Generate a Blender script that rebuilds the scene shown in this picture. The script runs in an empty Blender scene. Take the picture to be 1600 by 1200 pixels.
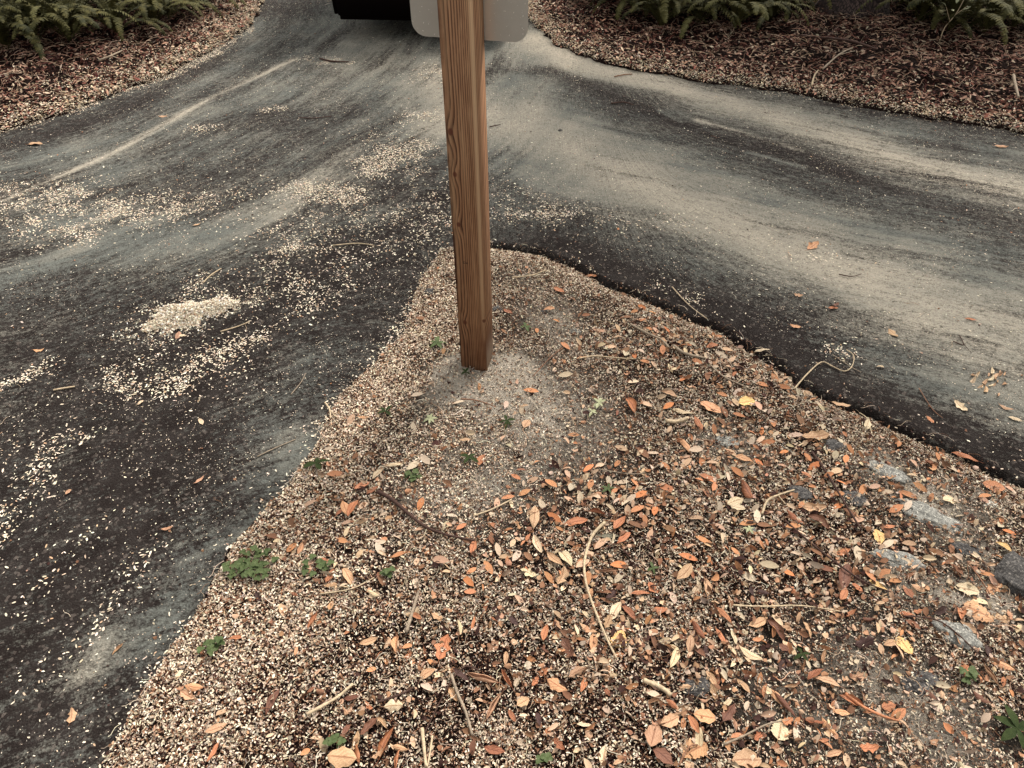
import bpy, bmesh, math, random
import numpy as np
from mathutils import Vector, Matrix

# ------------------------------------------------------------------ camera
R = math.radians
sc = bpy.context.scene
C = sc.collection
FPX, PITCH, CH = 1150.0, R(41.1), 1.6
cam_d = bpy.data.cameras.new('camera')
cam_d.sensor_width = 36; cam_d.lens = 36*FPX/1600
cam_d.clip_start = 0.02; cam_d.clip_end = 500
cam = bpy.data.objects.new('camera', cam_d); C.objects.link(cam)
cam.location = (0, 0, CH); cam.rotation_euler = (R(90)-PITCH, 0, 0)
sc.camera = cam
# ------------------------------------------------------------------ sky and sun (bright overcast)
SUN_EL, SUN_AZ = R(58), R(35)            # azimuth measured from +Y towards +X
w = bpy.data.worlds.new('World'); sc.world = w; w.use_nodes = True
nt = w.node_tree; bg = nt.nodes['Background']
sky = nt.nodes.new('ShaderNodeTexSky'); sky.sky_type = 'NISHITA'; sky.sun_disc = False
sky.sun_elevation = SUN_EL; sky.sun_rotation = SUN_AZ
sky.air_density = 1.6; sky.dust_density = 4.0
hs = nt.nodes.new('ShaderNodeHueSaturation'); hs.inputs['Saturation'].default_value = 0.12
nt.links.new(sky.outputs[0], hs.inputs['Color']); wm = nt.nodes.new('ShaderNodeMix'); wm.data_type = 'RGBA'; wm.blend_type = 'MULTIPLY'; wm.inputs[0].default_value = 1
wm.inputs[7].default_value = (1, .965, .90, 1); nt.links.new(hs.outputs[0], wm.inputs[6]); nt.links.new(wm.outputs[2], bg.inputs[0])
bg.inputs[1].default_value = 0.08
sun_d = bpy.data.lights.new('sun', 'SUN'); sun_d.energy = 1.5; sun_d.angle = R(12); sun_d.color = (1, .92, .82)
sun = bpy.data.objects.new('sun', sun_d); C.objects.link(sun)
sv = Vector((math.sin(SUN_AZ)*math.cos(SUN_EL), math.cos(SUN_AZ)*math.cos(SUN_EL), math.sin(SUN_EL)))
sun.rotation_euler = sv.to_track_quat('Z', 'Y').to_euler()
sc.view_settings.view_transform = 'Standard'; sc.view_settings.look = 'None'
sc.view_settings.exposure = 1.68; sc.view_settings.gamma = 1.0

rng = np.random.default_rng(7); random.seed(7)

# ------------------------------------------------------------------ surveying helpers: photo pixel -> point on the flat road plane
def P(u, v, z=0.0):
    x = (u-800)/FPX; y = -(v-600)/FPX
    dx, dy, dz = x, math.cos(PITCH)+y*math.sin(PITCH), -math.sin(PITCH)+y*math.cos(PITCH)
    t = (z-CH)/dz
    return (dx*t, dy*t)
def PP(l): return np.array([P(*a) for a in l])

# value noise in numpy
def vnoise(x, y, seed=0):
    xi = np.floor(x).astype(np.int64); yi = np.floor(y).astype(np.int64)
    fx = x-xi; fy = y-yi; fx = fx*fx*(3-2*fx); fy = fy*fy*(3-2*fy)
    def h(a, b):
        n = (a*374761393+b*668265263+seed*982451653) & 0x7fffffff
        n = ((n ^ (n >> 13))*1274126177) & 0x7fffffff
        return ((n ^ (n >> 16)) & 0xffff)/65535.0
    return (h(xi, yi)*(1-fx)+h(xi+1, yi)*fx)*(1-fy)+(h(xi, yi+1)*(1-fx)+h(xi+1, yi+1)*fx)*fy
def fbm(x, y, f, o=4, seed=0):
    s = 0; a = .5; t = 0
    for i in range(o):
        s = s+a*vnoise(x*f, y*f, seed+i*17); t += a; a *= .55; f *= 2.03
    return s/t
def dist_line(x, y, pts):
    d = np.full(x.shape, 1e9)
    for (ax, ay), (bx, by) in zip(pts[:-1], pts[1:]):
        vx, vy = bx-ax, by-ay; L = vx*vx+vy*vy+1e-12
        t = np.clip(((x-ax)*vx+(y-ay)*vy)/L, 0, 1)
        d = np.minimum(d, np.hypot(x-ax-t*vx, y-ay-t*vy))
    return d
def inside(x, y, poly):
    c = np.zeros(x.shape, bool); n = len(poly)
    for i in range(n):
        x0, y0 = poly[i]; x1, y1 = poly[(i+1) % n]
        if y0 == y1: continue
        m = ((y0 > y) != (y1 > y)) & (x < (x1-x0)*(y-y0)/(y1-y0)+x0)
        c ^= m
    return c

# ------------------------------------------------------------------ the plan of the fork
VL = PP([(0,205),(90,180),(160,150),(250,120),(330,80),(390,40),(410,0)])          # left verge edge, going away
VL = np.vstack([[(-9,1.2),(-5,2.8),(-3.5,3.55)], VL, [(-2.25,8.0),(-2.5,12),(-2.6,30)]])
VR = PP([(822,0),(830,30),(870,70),(950,100),(1080,125),(1240,145),(1400,175),(1600,205)])
VR = np.vstack([[(-.2,30),(-.1,12),(.0,8.0)], VR, [(3.8,3.3),(6,1.6),(9,-.8)]])
IL = PP([(770,378),(692,393),(668,425),(655,460),(632,520),(600,560),(545,615),(520,650),(490,710),(450,765),(372,855),(335,925),(290,1000),(240,1070),(195,1150),(160,1200)])
IL = np.vstack([IL, [(-.9,.3),(-1.0,-3)]])
IR = PP([(770,378),(850,390),(905,412),(950,440),(1010,462),(1080,492),(1120,506),(1190,548),(1250,590),(1310,622),(1380,650),(1500,703),(1600,748)])
IR = np.vstack([IR, [(2.0,1.0),(2.9,.2),(5.5,-3)]])
OUT = np.vstack([VL, VR, [(9,-8),(-9,-8)]])
ISL = np.vstack([IR, IL[::-1]])

def fields(x, y):
    """signed distances: di>0 in the island, dv>0 in the verges (edges made ragged)"""
    wob = (fbm(x, y, 9, 3, 3)-.5)*.05+(fbm(x, y, 40, 2, 9)-.5)*.018
    dl = dist_line(x, y, IL); dr = dist_line(x, y, IR)
    ins = inside(x, y, ISL)
    di = np.where(ins, 1, -1)*np.minimum(dl, dr)+wob
    vl = dist_line(x, y, VL); vr = dist_line(x, y, VR)
    out = ~inside(x, y, OUT)
    dv = np.where(out, 1, -1)*np.minimum(vl, vr)+wob*1.6
    return di, dv, dl, dr, vl, vr
postC = np.array([-.115, 1.95])
def Hsoil(x, y, F=None):
    di, dv, dl, dr, vl, vr = F if F is not None else fields(x, y)
    n = (fbm(x, y, 5, 4, 21)-.5)*.04+(fbm(x, y, 28, 3, 22)-.5)*.014
    m = np.clip(di, 0, 9)
    zi = .003-.036*np.exp(-(dr/.07)**1.5)+.03*(1-np.exp(-m/.25))+n*np.clip(di/.15, .15, 1)
    zi = zi+.012*np.exp(-((x-postC[0])**2+(y-postC[1]-.0)**2)/.02)
    zv = .008+.07*(1-np.exp(-np.clip(dv, 0, 9)/.6))+n*np.clip(dv/.2, .2, 2.2)
    z = np.where(di > dv, zi, zv)
    o = np.clip(-np.maximum(di, dv), 0, 1)
    slope = np.where((dr < dl) & (di > dv), 2.5, .45)
    return z-np.minimum(o*slope, .09)
def hs1(x, y): return float(Hsoil(np.array([x], float), np.array([y], float))[0])
def ground_z(x, y):
    """top of whatever is there: road or soil (scalar)"""
    return max(hs1(x, y), 0.0 if zroad(np.array([x]), np.array([y]))[0] > -.02 else -1)
def zroad(x, y, F=None):
    di, dv = (F if F is not None else fields(x, y))[:2]
    o = np.clip(np.maximum(di, dv), 0, 9)
    return (fbm(x, y, 1.7, 3, 31)-.5)*.012-np.minimum(o*3.2, .14)
def surf(x, y):
    F = fields(x, y); return np.maximum(Hsoil(x, y, F), zroad(x, y, F)), F

# ------------------------------------------------------------------ node helpers
def mat(name):
    m = bpy.data.materials.new(name); m.use_nodes = True
    t = m.node_tree; b = t.nodes['Principled BSDF']; return m, t, b
class N:
    def __init__(s, t): s.t = t
    def n(s, ty, **k):
        o = s.t.nodes.new(ty)
        for a, v in k.items(): setattr(o, a, v)
        return o
    def l(s, a, b): s.t.links.new(a, b)
    def val(s, i, v):
        if isinstance(v, bpy.types.NodeSocket): s.l(v, i)
        else: i.default_value = v
    def math(s, op, a, b=0.0, c=None, clamp=False):
        o = s.n('ShaderNodeMath', operation=op); o.use_clamp = clamp
        s.val(o.inputs[0], a); s.val(o.inputs[1], b)
        if c is not None: s.val(o.inputs[2], c)
        return o.outputs[0]
    def mix(s, f, a, b, bt='MIX'):
        o = s.n('ShaderNodeMix', data_type='RGBA', blend_type=bt)
        s.val(o.inputs[0], f)
        for i, v in ((6, a), (7, b)):
            if isinstance(v, tuple): v = (*v[:3], 1)
            s.val(o.inputs[i], v)
        return o.outputs[2]
    def noise(s, vec, scale, detail=4, rough=.55, dist=0.0):
        o = s.n('ShaderNodeTexNoise'); s.l(vec, o.inputs['Vector']) if vec is not None else None
        o.inputs['Scale'].default_value = scale; o.inputs['Detail'].default_value = detail
        o.inputs['Roughness'].default_value = rough; o.inputs['Distortion'].default_value = dist
        return o.outputs[0]
    def ramp(s, f, stops):
        o = s.n('ShaderNodeValToRGB'); s.l(f, o.inputs[0]); e = o.color_ramp.elements
        while len(e) < len(stops): e.new(.5)
        for el, (p, c) in zip(e, stops):
            el.position = p; el.color = (*c, 1) if isinstance(c, tuple) else (c, c, c, 1)
        return o.outputs[0]
    def maprange(s, v, a, b, c=0.0, d=1.0):
        o = s.n('ShaderNodeMapRange'); s.l(v, o.inputs[0])
        for i, q in zip((1, 2, 3, 4), (a, b, c, d)): o.inputs[i].default_value = q
        return o.outputs[0]
    def bump(s, h, strength, dist):
        o = s.n('ShaderNodeBump'); s.l(h, o.inputs['Height']); o.inputs['Strength'].default_value = strength
        o.inputs['Distance'].default_value = dist; return o.outputs[0]
    def attr(s, name):
        o = s.n('ShaderNodeAttribute'); o.attribute_name = name; return o
    def obj(s): return s.n('ShaderNodeTexCoord').outputs['Object']

def srgb(r, g, b):
    f = lambda c: (c/255/12.92) if c/255 < .04045 else ((c/255+.055)/1.055)**2.4
    return (f(r), f(g), f(b))

# --- soil
m_soil, t, b = mat('soil'); q = N(t); co = q.obj()
n1 = q.noise(co, 70, 6, .7); n2 = q.noise(co, 400, 3, .6); n3 = q.noise(co, 4, 4)
sand = q.attr('sand').outputs['Fac']
col = q.mix(n1, (.004, .0018, .0015), (.020, .010, .008))
col = q.mix(q.maprange(n3, .45, .7), col, (.012, .007, .006))
sd = q.mix(n2, (.30, .26, .215), (.64, .575, .48))
sf = q.math('MULTIPLY', sand, q.maprange(n1, .3, .6, .55, 1.2), clamp=True)
q.l(q.mix(sf, col, sd), b.inputs['Base Color']); b.inputs['Roughness'].default_value = .95; b.inputs['Specular IOR Level'].default_value = .05
q.l(q.bump(q.math('ADD', n1, n2), 1, .012), b.inputs['Normal'])
# --- asphalt with dust
m_road, t, b = mat('asphalt'); q = N(t); co = q.obj()
dust = q.attr('dust').outputs['Fac']; tan = q.attr('tan').outputs['Fac']
agg = q.n('ShaderNodeTexVoronoi'); q.l(co, agg.inputs['Vector']); agg.inputs['Scale'].default_value = 170
ah = agg.outputs['Distance']; an = q.noise(co, 260, 4, .75); am = q.noise(co, 38, 4, .6)
spk = q.n('ShaderNodeTexVoronoi'); q.l(co, spk.inputs['Vector']); spk.inputs['Scale'].default_value = 120
spr = q.n('ShaderNodeSeparateColor'); q.l(spk.outputs['Color'], spr.inputs[0])
asp = q.mix(an, (.0012, .0007, .0006), (.0200, .0140, .0125))
asp = q.mix(q.maprange(q.noise(co, 9, 4, .6), .4, .65, 0, .5), asp, (.033, .028, .026))
asp = q.mix(q.maprange(spr.outputs[0], .88, 1.0, 0, .6), asp, (.12, .10, .088))
flow = q.n('ShaderNodeCombineXYZ'); q.l(q.math('MULTIPLY', q.attr('across').outputs['Fac'], 1.0), flow.inputs[0]); q.l(q.math('MULTIPLY', q.attr('along').outputs['Fac'], .12), flow.inputs[1])
st1 = q.noise(flow.outputs[0], 105, 3, .75); st2 = q.noise(flow.outputs[0], 38, 4, .65)
dcol = q.mix(tan, (.135, .145, .135), (.50, .455, .375)); dcol = q.mix(q.maprange(q.noise(co, 120, 4, .7), .3, .75), q.mix(1.0, dcol, (.66, .63, .60), 'MULTIPLY'), dcol)
med = q.noise(co, 105, 3, .7)
dn = q.math('MULTIPLY_ADD', q.math('SUBTRACT', an, .5), 1.3, dust)
dn = q.math('MULTIPLY_ADD', q.math('SUBTRACT', med, .5), 1.5, dn)
dn = q.math('MULTIPLY_ADD', q.math('SUBTRACT', am, .5), 1.2, dn)
dn = q.math('MULTIPLY_ADD', q.math('SUBTRACT', st1, .5), 1.25, dn); dn = q.math('MULTIPLY_ADD', q.math('SUBTRACT', st2, .5), 1.05, dn)
dn = q.math('SUBTRACT', dn, q.math('MULTIPLY', q.math('SUBTRACT', ah, .3), .35))
df = q.maprange(dn, .08, .95, 0, 1)
q.l(q.mix(df, asp, dcol), b.inputs['Base Color']); b.inputs['Roughness'].default_value = .9
b.inputs['Specular IOR Level'].default_value = .12
q.l(q.bump(q.math('ADD', ah, an), .9, .004), b.inputs['Normal'])
# --- litter from point colours
def litter_mat(name, rough=.85, spec=.12):
    m, t, b = mat(name); q = N(t); c = q.attr('Col').outputs['Color']
    n = q.noise(q.obj(), 350, 2); c2 = q.mix(q.maprange(n, .3, .75, .0, .45), c, q.mix(1.0, c, (.45, .40, .36), 'MULTIPLY'))
    q.l(c2, b.inputs['Base Color']); b.inputs['Roughness'].default_value = rough
    b.inputs['Specular IOR Level'].default_value = spec; return m
m_lit = litter_mat('dry_litter')
# --- individual leaves take the object's own colour
m_leaf, t, b = mat('dry_leaf'); q = N(t); co = q.obj()
oi = q.n('ShaderNodeObjectInfo'); rib = q.attr('rib').outputs['Fac']; vein = q.attr('vein').outputs['Fac']
n = q.noise(co, 60, 5, .65); n2 = q.noise(co, 300, 3)
o2 = q.n('ShaderNodeVectorMath', operation='ADD'); q.l(co, o2.inputs[0]); q.l(oi.outputs['Random'], o2.inputs[1])
blot = q.noise(o2.outputs[0], 38, 4, .7)
c = q.mix(q.maprange(blot, .42, .68, 0, .75), oi.outputs['Color'], q.mix(1.0, oi.outputs['Color'], (.55, .42, .36), 'MULTIPLY'))
c = q.mix(q.maprange(n2, .3, .8, 0, .5), c, q.mix(1.0, c, (.6, .55, .5), 'MULTIPLY'))
c = q.mix(q.math('MULTIPLY', vein, .35), c, q.mix(1.0, c, (.55, .42, .33), 'MULTIPLY'))
c = q.mix(rib, c, q.mix(1.0, c, (.5, .36, .28), 'MULTIPLY'))
q.l(c, b.inputs['Base Color']); b.inputs['Roughness'].default_value = .6; b.inputs['Specular IOR Level'].default_value = .35
q.l(q.bump(q.math('ADD', n, q.math('MULTIPLY', vein, -.6)), .5, .0015), b.inputs['Normal'])
# --- wood twigs
def flat(name, c, rough=.8, var=.4, scale=120, metal=0.0, spec=.3):
    m, t, b = mat(name); q = N(t); n = q.noise(q.obj(), scale, 4, .7)
    q.l(q.mix(q.maprange(n, .3, .7), tuple(x*(1-var) for x in c), tuple(min(x*(1+var), .9) for x in c)), b.inputs['Base Color'])
    b.inputs['Roughness'].default_value = rough; b.inputs['Metallic'].default_value = metal
    b.inputs['Specular IOR Level'].default_value = spec
    q.l(q.bump(n, .5, .002), b.inputs['Normal']); return m
m_twig = {'pale': flat('pale_twig', (.42, .33, .22)), 'dark': flat('dark_twig', (.045, .022, .016)),
          'brown': flat('brown_twig', (.17, .085, .05)), 'grey': flat('grey_twig', (.24, .19, .14)), 'orange': flat('orange_twig', (.38, .16, .08))}
m_black = flat('black_body', (.0025, .001, .001), .9, .1, spec=.05); m_rubber = flat('rubber', (.012, .01, .01), .9)
m_bark, t, b = mat('bark'); q = N(t)
mp = q.n('ShaderNodeMapping'); q.l(q.obj(), mp.inputs[0]); mp.inputs['Scale'].default_value = (1, 1, .3)
v = q.n('ShaderNodeTexVoronoi', feature='DISTANCE_TO_EDGE'); q.l(mp.outputs[0], v.inputs['Vector']); v.inputs['Scale'].default_value = 60
bn = q.noise(mp.outputs[0], 60, 5, .7)
q.l(q.mix(q.math('MULTIPLY', q.maprange(v.outputs[0], 0, .12), bn), (.014, .008, .007), (.13, .085, .075)), b.inputs['Base Color'])
b.inputs['Roughness'].default_value = .95; q.l(q.bump(q.maprange(v.outputs[0], 0, .15), 1, .02), b.inputs['Normal'])
def green(name, c1, c2, rough=.55):
    m, t, b = mat(name); q = N(t); n = q.noise(q.obj(), 45, 4, .6)
    q.l(q.mix(q.maprange(n, .3, .7), c1, c2), b.inputs['Base Color']); b.inputs['Roughness'].default_value = rough
    b.inputs['Specular IOR Level'].default_value = .12; return m
m_fern, t, b = mat('fern_frond'); q = N(t); oi = q.n('ShaderNodeObjectInfo'); n = q.noise(q.obj(), 18, 3)
c = q.mix(oi.outputs['Random'], (.012, .014, .0035), (.062, .060, .020)); c = q.mix(q.maprange(n, .4, .7, 0, .6), c, (.10, .085, .026))
q.l(c, b.inputs['Base Color']); b.inputs['Roughness'].default_value = .75; b.inputs['Specular IOR Level'].default_value = .15
m_weed = green('weed_leaf', (.035, .055, .018), (.085, .11, .045)); m_weedd = green('dark_weed_leaf', (.014, .024, .008), (.035, .048, .016), .85)
m_weedp = green('pale_weed_leaf', (.22, .24, .13), (.40, .40, .26))
m_crown = green('tree_foliage', (.03, .04, .015), (.07, .08, .03))

# ------------------------------------------------------------------ mesh helpers
def link(name, me, m=None, parent=None):
    o = bpy.data.objects.new(name, me); C.objects.link(o)
    if m is not None: me.materials.append(m)
    if parent is not None: o.parent = parent
    return o
def tag(o, label=None, cat=None, group=None, kind=None):
    if label: o['label'] = label
    if cat: o['category'] = cat
    if group: o['group'] = group
    if kind: o['kind'] = kind
    return o
def empty(name, loc, rz=0):
    o = bpy.data.objects.new(name, None); C.objects.link(o); o.location = loc; o.rotation_euler = (0, 0, rz)
    o.empty_display_size = .05; return o
def npmesh(name, V, Fq, colors=None, attrs=None, smooth=True):
    """V (n,3); Fq (m,k) equal-size faces"""
    me = bpy.data.meshes.new(name); k = Fq.shape[1]
    me.vertices.add(len(V)); me.vertices.foreach_set('co', V.astype(np.float32).ravel())
    me.loops.add(Fq.size); me.loops.foreach_set('vertex_index', Fq.astype(np.int32).ravel())
    me.polygons.add(len(Fq)); me.polygons.foreach_set('loop_start', np.arange(0, Fq.size, k, dtype=np.int32))
    me.polygons.foreach_set('use_smooth', np.full(len(Fq), smooth, bool))
    me.update(calc_edges=True)
    if colors is not None:
        a = me.color_attributes.new('Col', 'FLOAT_COLOR', 'POINT')
        a.data.foreach_set('color', np.hstack([colors, np.ones((len(V), 1))]).astype(np.float32).ravel())
    for n_, v_ in (attrs or {}).items():
        a = me.attributes.new(n_, 'FLOAT', 'POINT'); a.data.foreach_set('value', v_.astype(np.float32))
    return me
def bm_mesh(name, bm, smooth=False):
    me = bpy.data.meshes.new(name); bm.to_mesh(me); bm.free()
    if smooth: me.polygons.foreach_set('use_smooth', np.ones(len(me.polygons), bool))
    return me
def axis(lo, hi, step, far, grow=1.35):
    a = list(np.arange(lo, hi+step/2, step)); s = step; x = a[-1]
    while x < far: s *= grow; x += s; a.append(x)
    s = step; x = lo; pre = []
    while x > -far: s *= grow; x -= s; pre.append(x)
    return np.array(pre[::-1]+a)
def grid(xs, ys):
    X, Y = np.meshgrid(xs, ys); nx, ny = len(xs), len(ys)
    i = (np.arange(ny-1)[:, None]*nx+np.arange(nx-1)[None, :]).ravel()
    return X.ravel(), Y.ravel(), np.stack([i, i+1, i+nx+1, i+nx], 1)

# ------------------------------------------------------------------ strokes of dust and husks measured on the road
def S(pts, wd, s, soft=1.6, seed=0): return (PP(pts), wd, s, soft)
def field(x, y, strokes):
    v = np.zeros(x.shape)
    for pts, wd, s, soft in strokes:
        lo = pts.min(0)-wd*3; hi = pts.max(0)+wd*3
        m = (x > lo[0]) & (x < hi[0]) & (y > lo[1]) & (y < hi[1])
        if not m.any(): continue
        d = dist_line(x[m], y[m], pts) if len(pts) > 1 else np.hypot(x[m]-pts[0][0], y[m]-pts[0][1])
        v[m] += s*np.exp(-(d/wd)**soft)
    return v
DUST = [  # (pixels, half width m, strength): grey-tan dust swept along the wheel tracks
 S([(600,20),(640,120),(660,200)], .55, .38), S([(560,40),(480,110),(300,210),(100,310)], .32, .34), S([(410,30),(380,100),(200,190),(0,260)], .16, .28),
 S([(800,60),(830,90),(790,200),(850,290)], .28, .50), S([(840,60),(900,100),(1050,135),(1240,190),(1430,250),(1600,290)], .19, .62),
 S([(800,180),(900,235),(1050,310),(1250,400),(1450,490),(1600,560)], .26, .62), S([(860,180),(1000,240),(1200,320),(1400,380),(1600,440)], .17, .42),
 S([(1000,290),(1200,360),(1400,450),(1600,520)], .10, .28), S([(1030,165),(1120,205),(1250,250)], .05, .2),
 S([(1250,180),(1450,215),(1600,245)], .09, .30), S([(700,90),(720,200)], .2, .35), S([(1340,560),(1600,650)], .12, .14),
 S([(540,250),(430,330),(330,380),(60,400)], .18, .32), S([(130,350),(420,360)], .22, .2), S([(690,260),(640,310),(560,350)], .07, .3), S([(0,440),(140,380),(230,350)], .1, .25),
 S([(500,560),(400,640),(450,690)], .14, .22), S([(470,730),(330,860),(230,1010)], .09, .32), S([(440,700),(300,850)], .14, .14), S([(160,1010),(130,1050)], .035, .5), S([(200,1010),(330,960)], .06, .2),
 S([(460,92),(400,122),(330,152),(255,200),(180,237),(60,290),(0,315)], .012, .34), S([(1090,187),(1150,203),(1210,218),(1250,235)], .018, .42), S([(1030,172),(1065,190)], .015, .5), S([(1170,238),(1255,260)], .016, .45),
 S([(690,255),(650,290),(610,330)], .02, .4), S([(660,250),(630,285)], .02, .3), S([(480,80),(560,110)], .05, .3),
 S([(250,130),(180,150),(90,190)], .06, .2),
 # darker bare tar
 S([(330,200),(420,180)], .16, -.30), S([(860,108),(960,150),(1050,185),(1200,225),(1320,260)], .10, -.26), S([(1050,190),(1250,250),(1500,330),(1600,350)], .06, -.2), S([(800,110),(860,110)], .12, -.35),
 S([(690,310),(640,300)], .12, -.3), S([(560,400),(420,470),(300,620),(180,800)], .25, -.2), S([(330,330),(200,300),(60,290)], .1, -.12), S([(790,290),(900,340)], .1, -.28),
 S([(860,370),(1000,430),(1150,500),(1350,610),(1600,710)], .11, -.24), S([(560,50),(540,40)], .1, -.05), S([(0,230),(120,200),(250,150)], .06, -.25), S([(1280,160),(1600,212)], .035, -.25),
]
TAN = [S([(840,60),(900,100),(1050,135),(1240,190),(1430,260),(1600,300)], .2, .65), S([(800,180),(900,235),(1050,310),(1250,400),(1450,500),(1600,570)], .26, .45),
 S([(1000,290),(1200,360),(1400,450),(1600,520)], .2, .2), S([(460,92),(330,152),(180,237),(0,315)], .03, .6), S([(690,110),(700,200)], .2, .5), S([(600,60),(560,100)], .35, .25), S([(540,250),(430,330)], .15, .3),
 S([(160,1010),(130,1050)], .06, .4), S([(1090,187),(1250,235)], .03, .5)]
HUSK = [  # pale husks lying on the road
 S([(262,500),(300,488),(345,478)], .052, 9, 3.0), S([(300,470),(320,440)], .05, 1.2), S([(480,300),(540,305)], .07, 9, 2), S([(590,258),(635,232)], .085, 8, 2), S([(610,215),(640,265)], .12, .5),
 S([(60,320),(180,330),(260,325)], .12, 1.6), S([(70,375),(130,368)], .06, 2.6), S([(0,300),(120,300)], .1, 1.2), S([(40,350),(100,355)], .09, 1.2), S([(290,330),(420,300)], .14, .3),
 S([(450,360),(600,345),(690,330)], .16, .65), S([(430,400),(500,380)], .05, 2.0), S([(520,400),(600,390),(680,360)], .1, .5), S([(440,450),(480,470)], .09, 1.0), S([(500,440),(540,430)], .08, .6),
 S([(260,600),(330,560),(400,530)], .045, 1.6), S([(170,590),(210,610)], .04, 1.6), S([(260,610),(285,600)], .025, 3), S([(270,560),(330,580)], .09, .8), S([(380,440),(400,500)], .1, .35),
 S([(0,610),(60,580),(85,565)], .025, 3.5), S([(60,720),(110,690)], .05, 1.0), S([(0,690),(60,760)], .06, .5), S([(0,840),(10,790)], .03, 1.0), S([(150,1000),(200,900),(230,860)], .03, .6), S([(0,960),(90,880),(180,800)], .05, .25), S([(0,1110),(120,1020)], .03, .6),
 S([(0,202),(90,178),(160,150),(260,118)], .05, 5, 2), S([(240,125),(330,82)], .06, 4, 2), S([(260,118),(320,90),(390,45)], .04, 3, 2), S([(300,205),(330,200)], .05, 1.2), S([(420,172),(440,170)], .04, 1.6),
 S([(640,185),(670,180)], .06, 2), S([(690,110),(670,120)], .09, .8), S([(470,92),(545,98)], .05, 2.5), S([(780,300),(900,340)], .1, .55), S([(790,340),(880,330)], .05, 1.2), S([(980,350),(1050,350)], .08, .35), S([(1060,345),(1090,355)], .04, 1.2),
 S([(690,395),(660,450),(600,560),(520,640),(450,760),(370,860)], .035, 1.0), S([(330,930),(240,1070),(170,1190)], .035, .9), S([(780,380),(900,410)], .05, .6), S([(1250,590),(1400,665),(1600,750)], .03, .35),
 S([(1240,380),(1290,395)], .06, .3), S([(1300,545),(1340,560)], .03, 1.2), S([(1240,145),(1600,205)], .05, 1.2), S([(1040,450),(1080,470)], .04, 1.0), S([(1200,400),(1300,405)], .03, .5),
 S([(880,70),(1240,150)], .05, .8)]

# ------------------------------------------------------------------ ground and road sheets
xs = axis(-3.4, 3.6, .02, 70); ys = axis(.3, 7.6, .02, 70)
X, Y, Q = grid(xs, ys); F = fields(X, Y); Z = Hsoil(X, Y, F)
SANDP = [S([(725,594),(800,592)], .085, 1.6, 2), S([(735,610),(790,615)], .06, .8), S([(770,640),(720,620)], .14, .8), S([(700,760),(800,740)], .16, .45), S([(860,660),(900,700)], .14, .35), S([(860,510),(890,545)], .10, .55), S([(820,430),(860,480)], .1, .3), S([(830,620),(900,640)], .14, .35),
         S([(1120,690),(1160,720)], .08, .6), S([(1370,730),(1460,790)], .07, .8), S([(1430,800),(1560,900)], .09, .5), S([(1400,920),(1550,960)], .06, .7), S([(760,780),(700,800)], .08, .35), S([(1500,760),(1560,800)], .06, .5),
         S([(1250,1100),(1500,1180)], .12, .3), S([(1430,1090),(1350,1050)], .1, .35)]
sand = np.clip(field(X, Y, SANDP)*(.4+1.2*fbm(X, Y, 25, 3, 40)), 0, 1)
gm = npmesh('ground', np.stack([X, Y, Z], 1), Q, attrs={'sand': sand})
ground = link('ground', gm, m_soil); tag(ground, kind='structure')

xs = axis(-3.4, 3.6, .0135, 45); ys = axis(.3, 7.2, .0135, 45)
X, Y, Q = grid(xs, ys); F = fields(X, Y); Z = zroad(X, Y, F)
di, dv, dl, dr, vl, vr = F
d0 = field(X, Y, DUST)
wR = 1/(1+np.exp(-(X-.15-.1*(Y-2.7))*6))
strk = wR*fbm(vr*34, (X+Y)*.9, 1, 4, 50)+(1-wR)*fbm(vl*30, (Y-X)*.9, 1, 4, 51)
strf = wR*fbm(vr*110, (X)*2.2, 1, 3, 52)+(1-wR)*fbm(vl*100, (Y-X)*2, 1, 3, 53)
clo = fbm(X, Y, 2.2, 4, 54)
fk = 1-.6*np.clip((Y-3.2)/1.2, 0, 1); strk = .5+(strk-.5)*fk; strf = .5+(strf-.5)*fk
an_a = wR*fbm(vr*7, (X-Y)*.7, 1, 4, 70)+(1-wR)*fbm(vl*7, (X+Y)*.7, 1, 4, 71); an_b = wR*fbm(vr*22, (X-Y)*1.6, 1, 3, 72)+(1-wR)*fbm(vl*22, (X+Y)*1.6, 1, 3, 73)
d0 = d0*np.clip(.30+1.4*(an_a-.5)*1.6+.7+1.5*(an_b-.5), .1, 2.0)+wR*.10
dust = .12+d0*(.75+1.0*clo)+(strk-.5)*.22*np.clip(.35+d0, .15, 1)+(strf-.5)*.46*np.clip(.3+d0, .1, 1)+(clo-.5)*.34+(fbm(X, Y, 14, 3, 57)-.5)*.42*np.clip(.25+d0, .1, 1)
dust = dust-.25*np.exp(-np.clip(np.minimum(dl, dr), 0, 9)/.035)*(dr < dl)
far = np.clip((Y-1.2)/2.2, 0, 1); dust = dust+.10*far
tanf = np.clip(field(X, Y, TAN)+.05+(strk-.5)*.5+(fbm(X, Y, 6, 3, 55)-.5)*.4, 0, 1)
keep = (np.maximum(di, dv)[Q].min(1) < .045)
Q = Q[keep]; used = np.zeros(len(X), bool); used[Q.ravel()] = True; idx = np.cumsum(used)-1
rm = npmesh('road', np.stack([X, Y, Z], 1)[used], idx[Q], attrs={'dust': np.clip(dust, -.1, 1.0)[used], 'tan': tanf[used], 'across': (wR*vr+(1-wR)*(vl+5))[used], 'along': (wR*(X-Y)+(1-wR)*(X+Y))[used]})
road = link('road', rm, m_road); tag(road, kind='structure')

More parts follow.
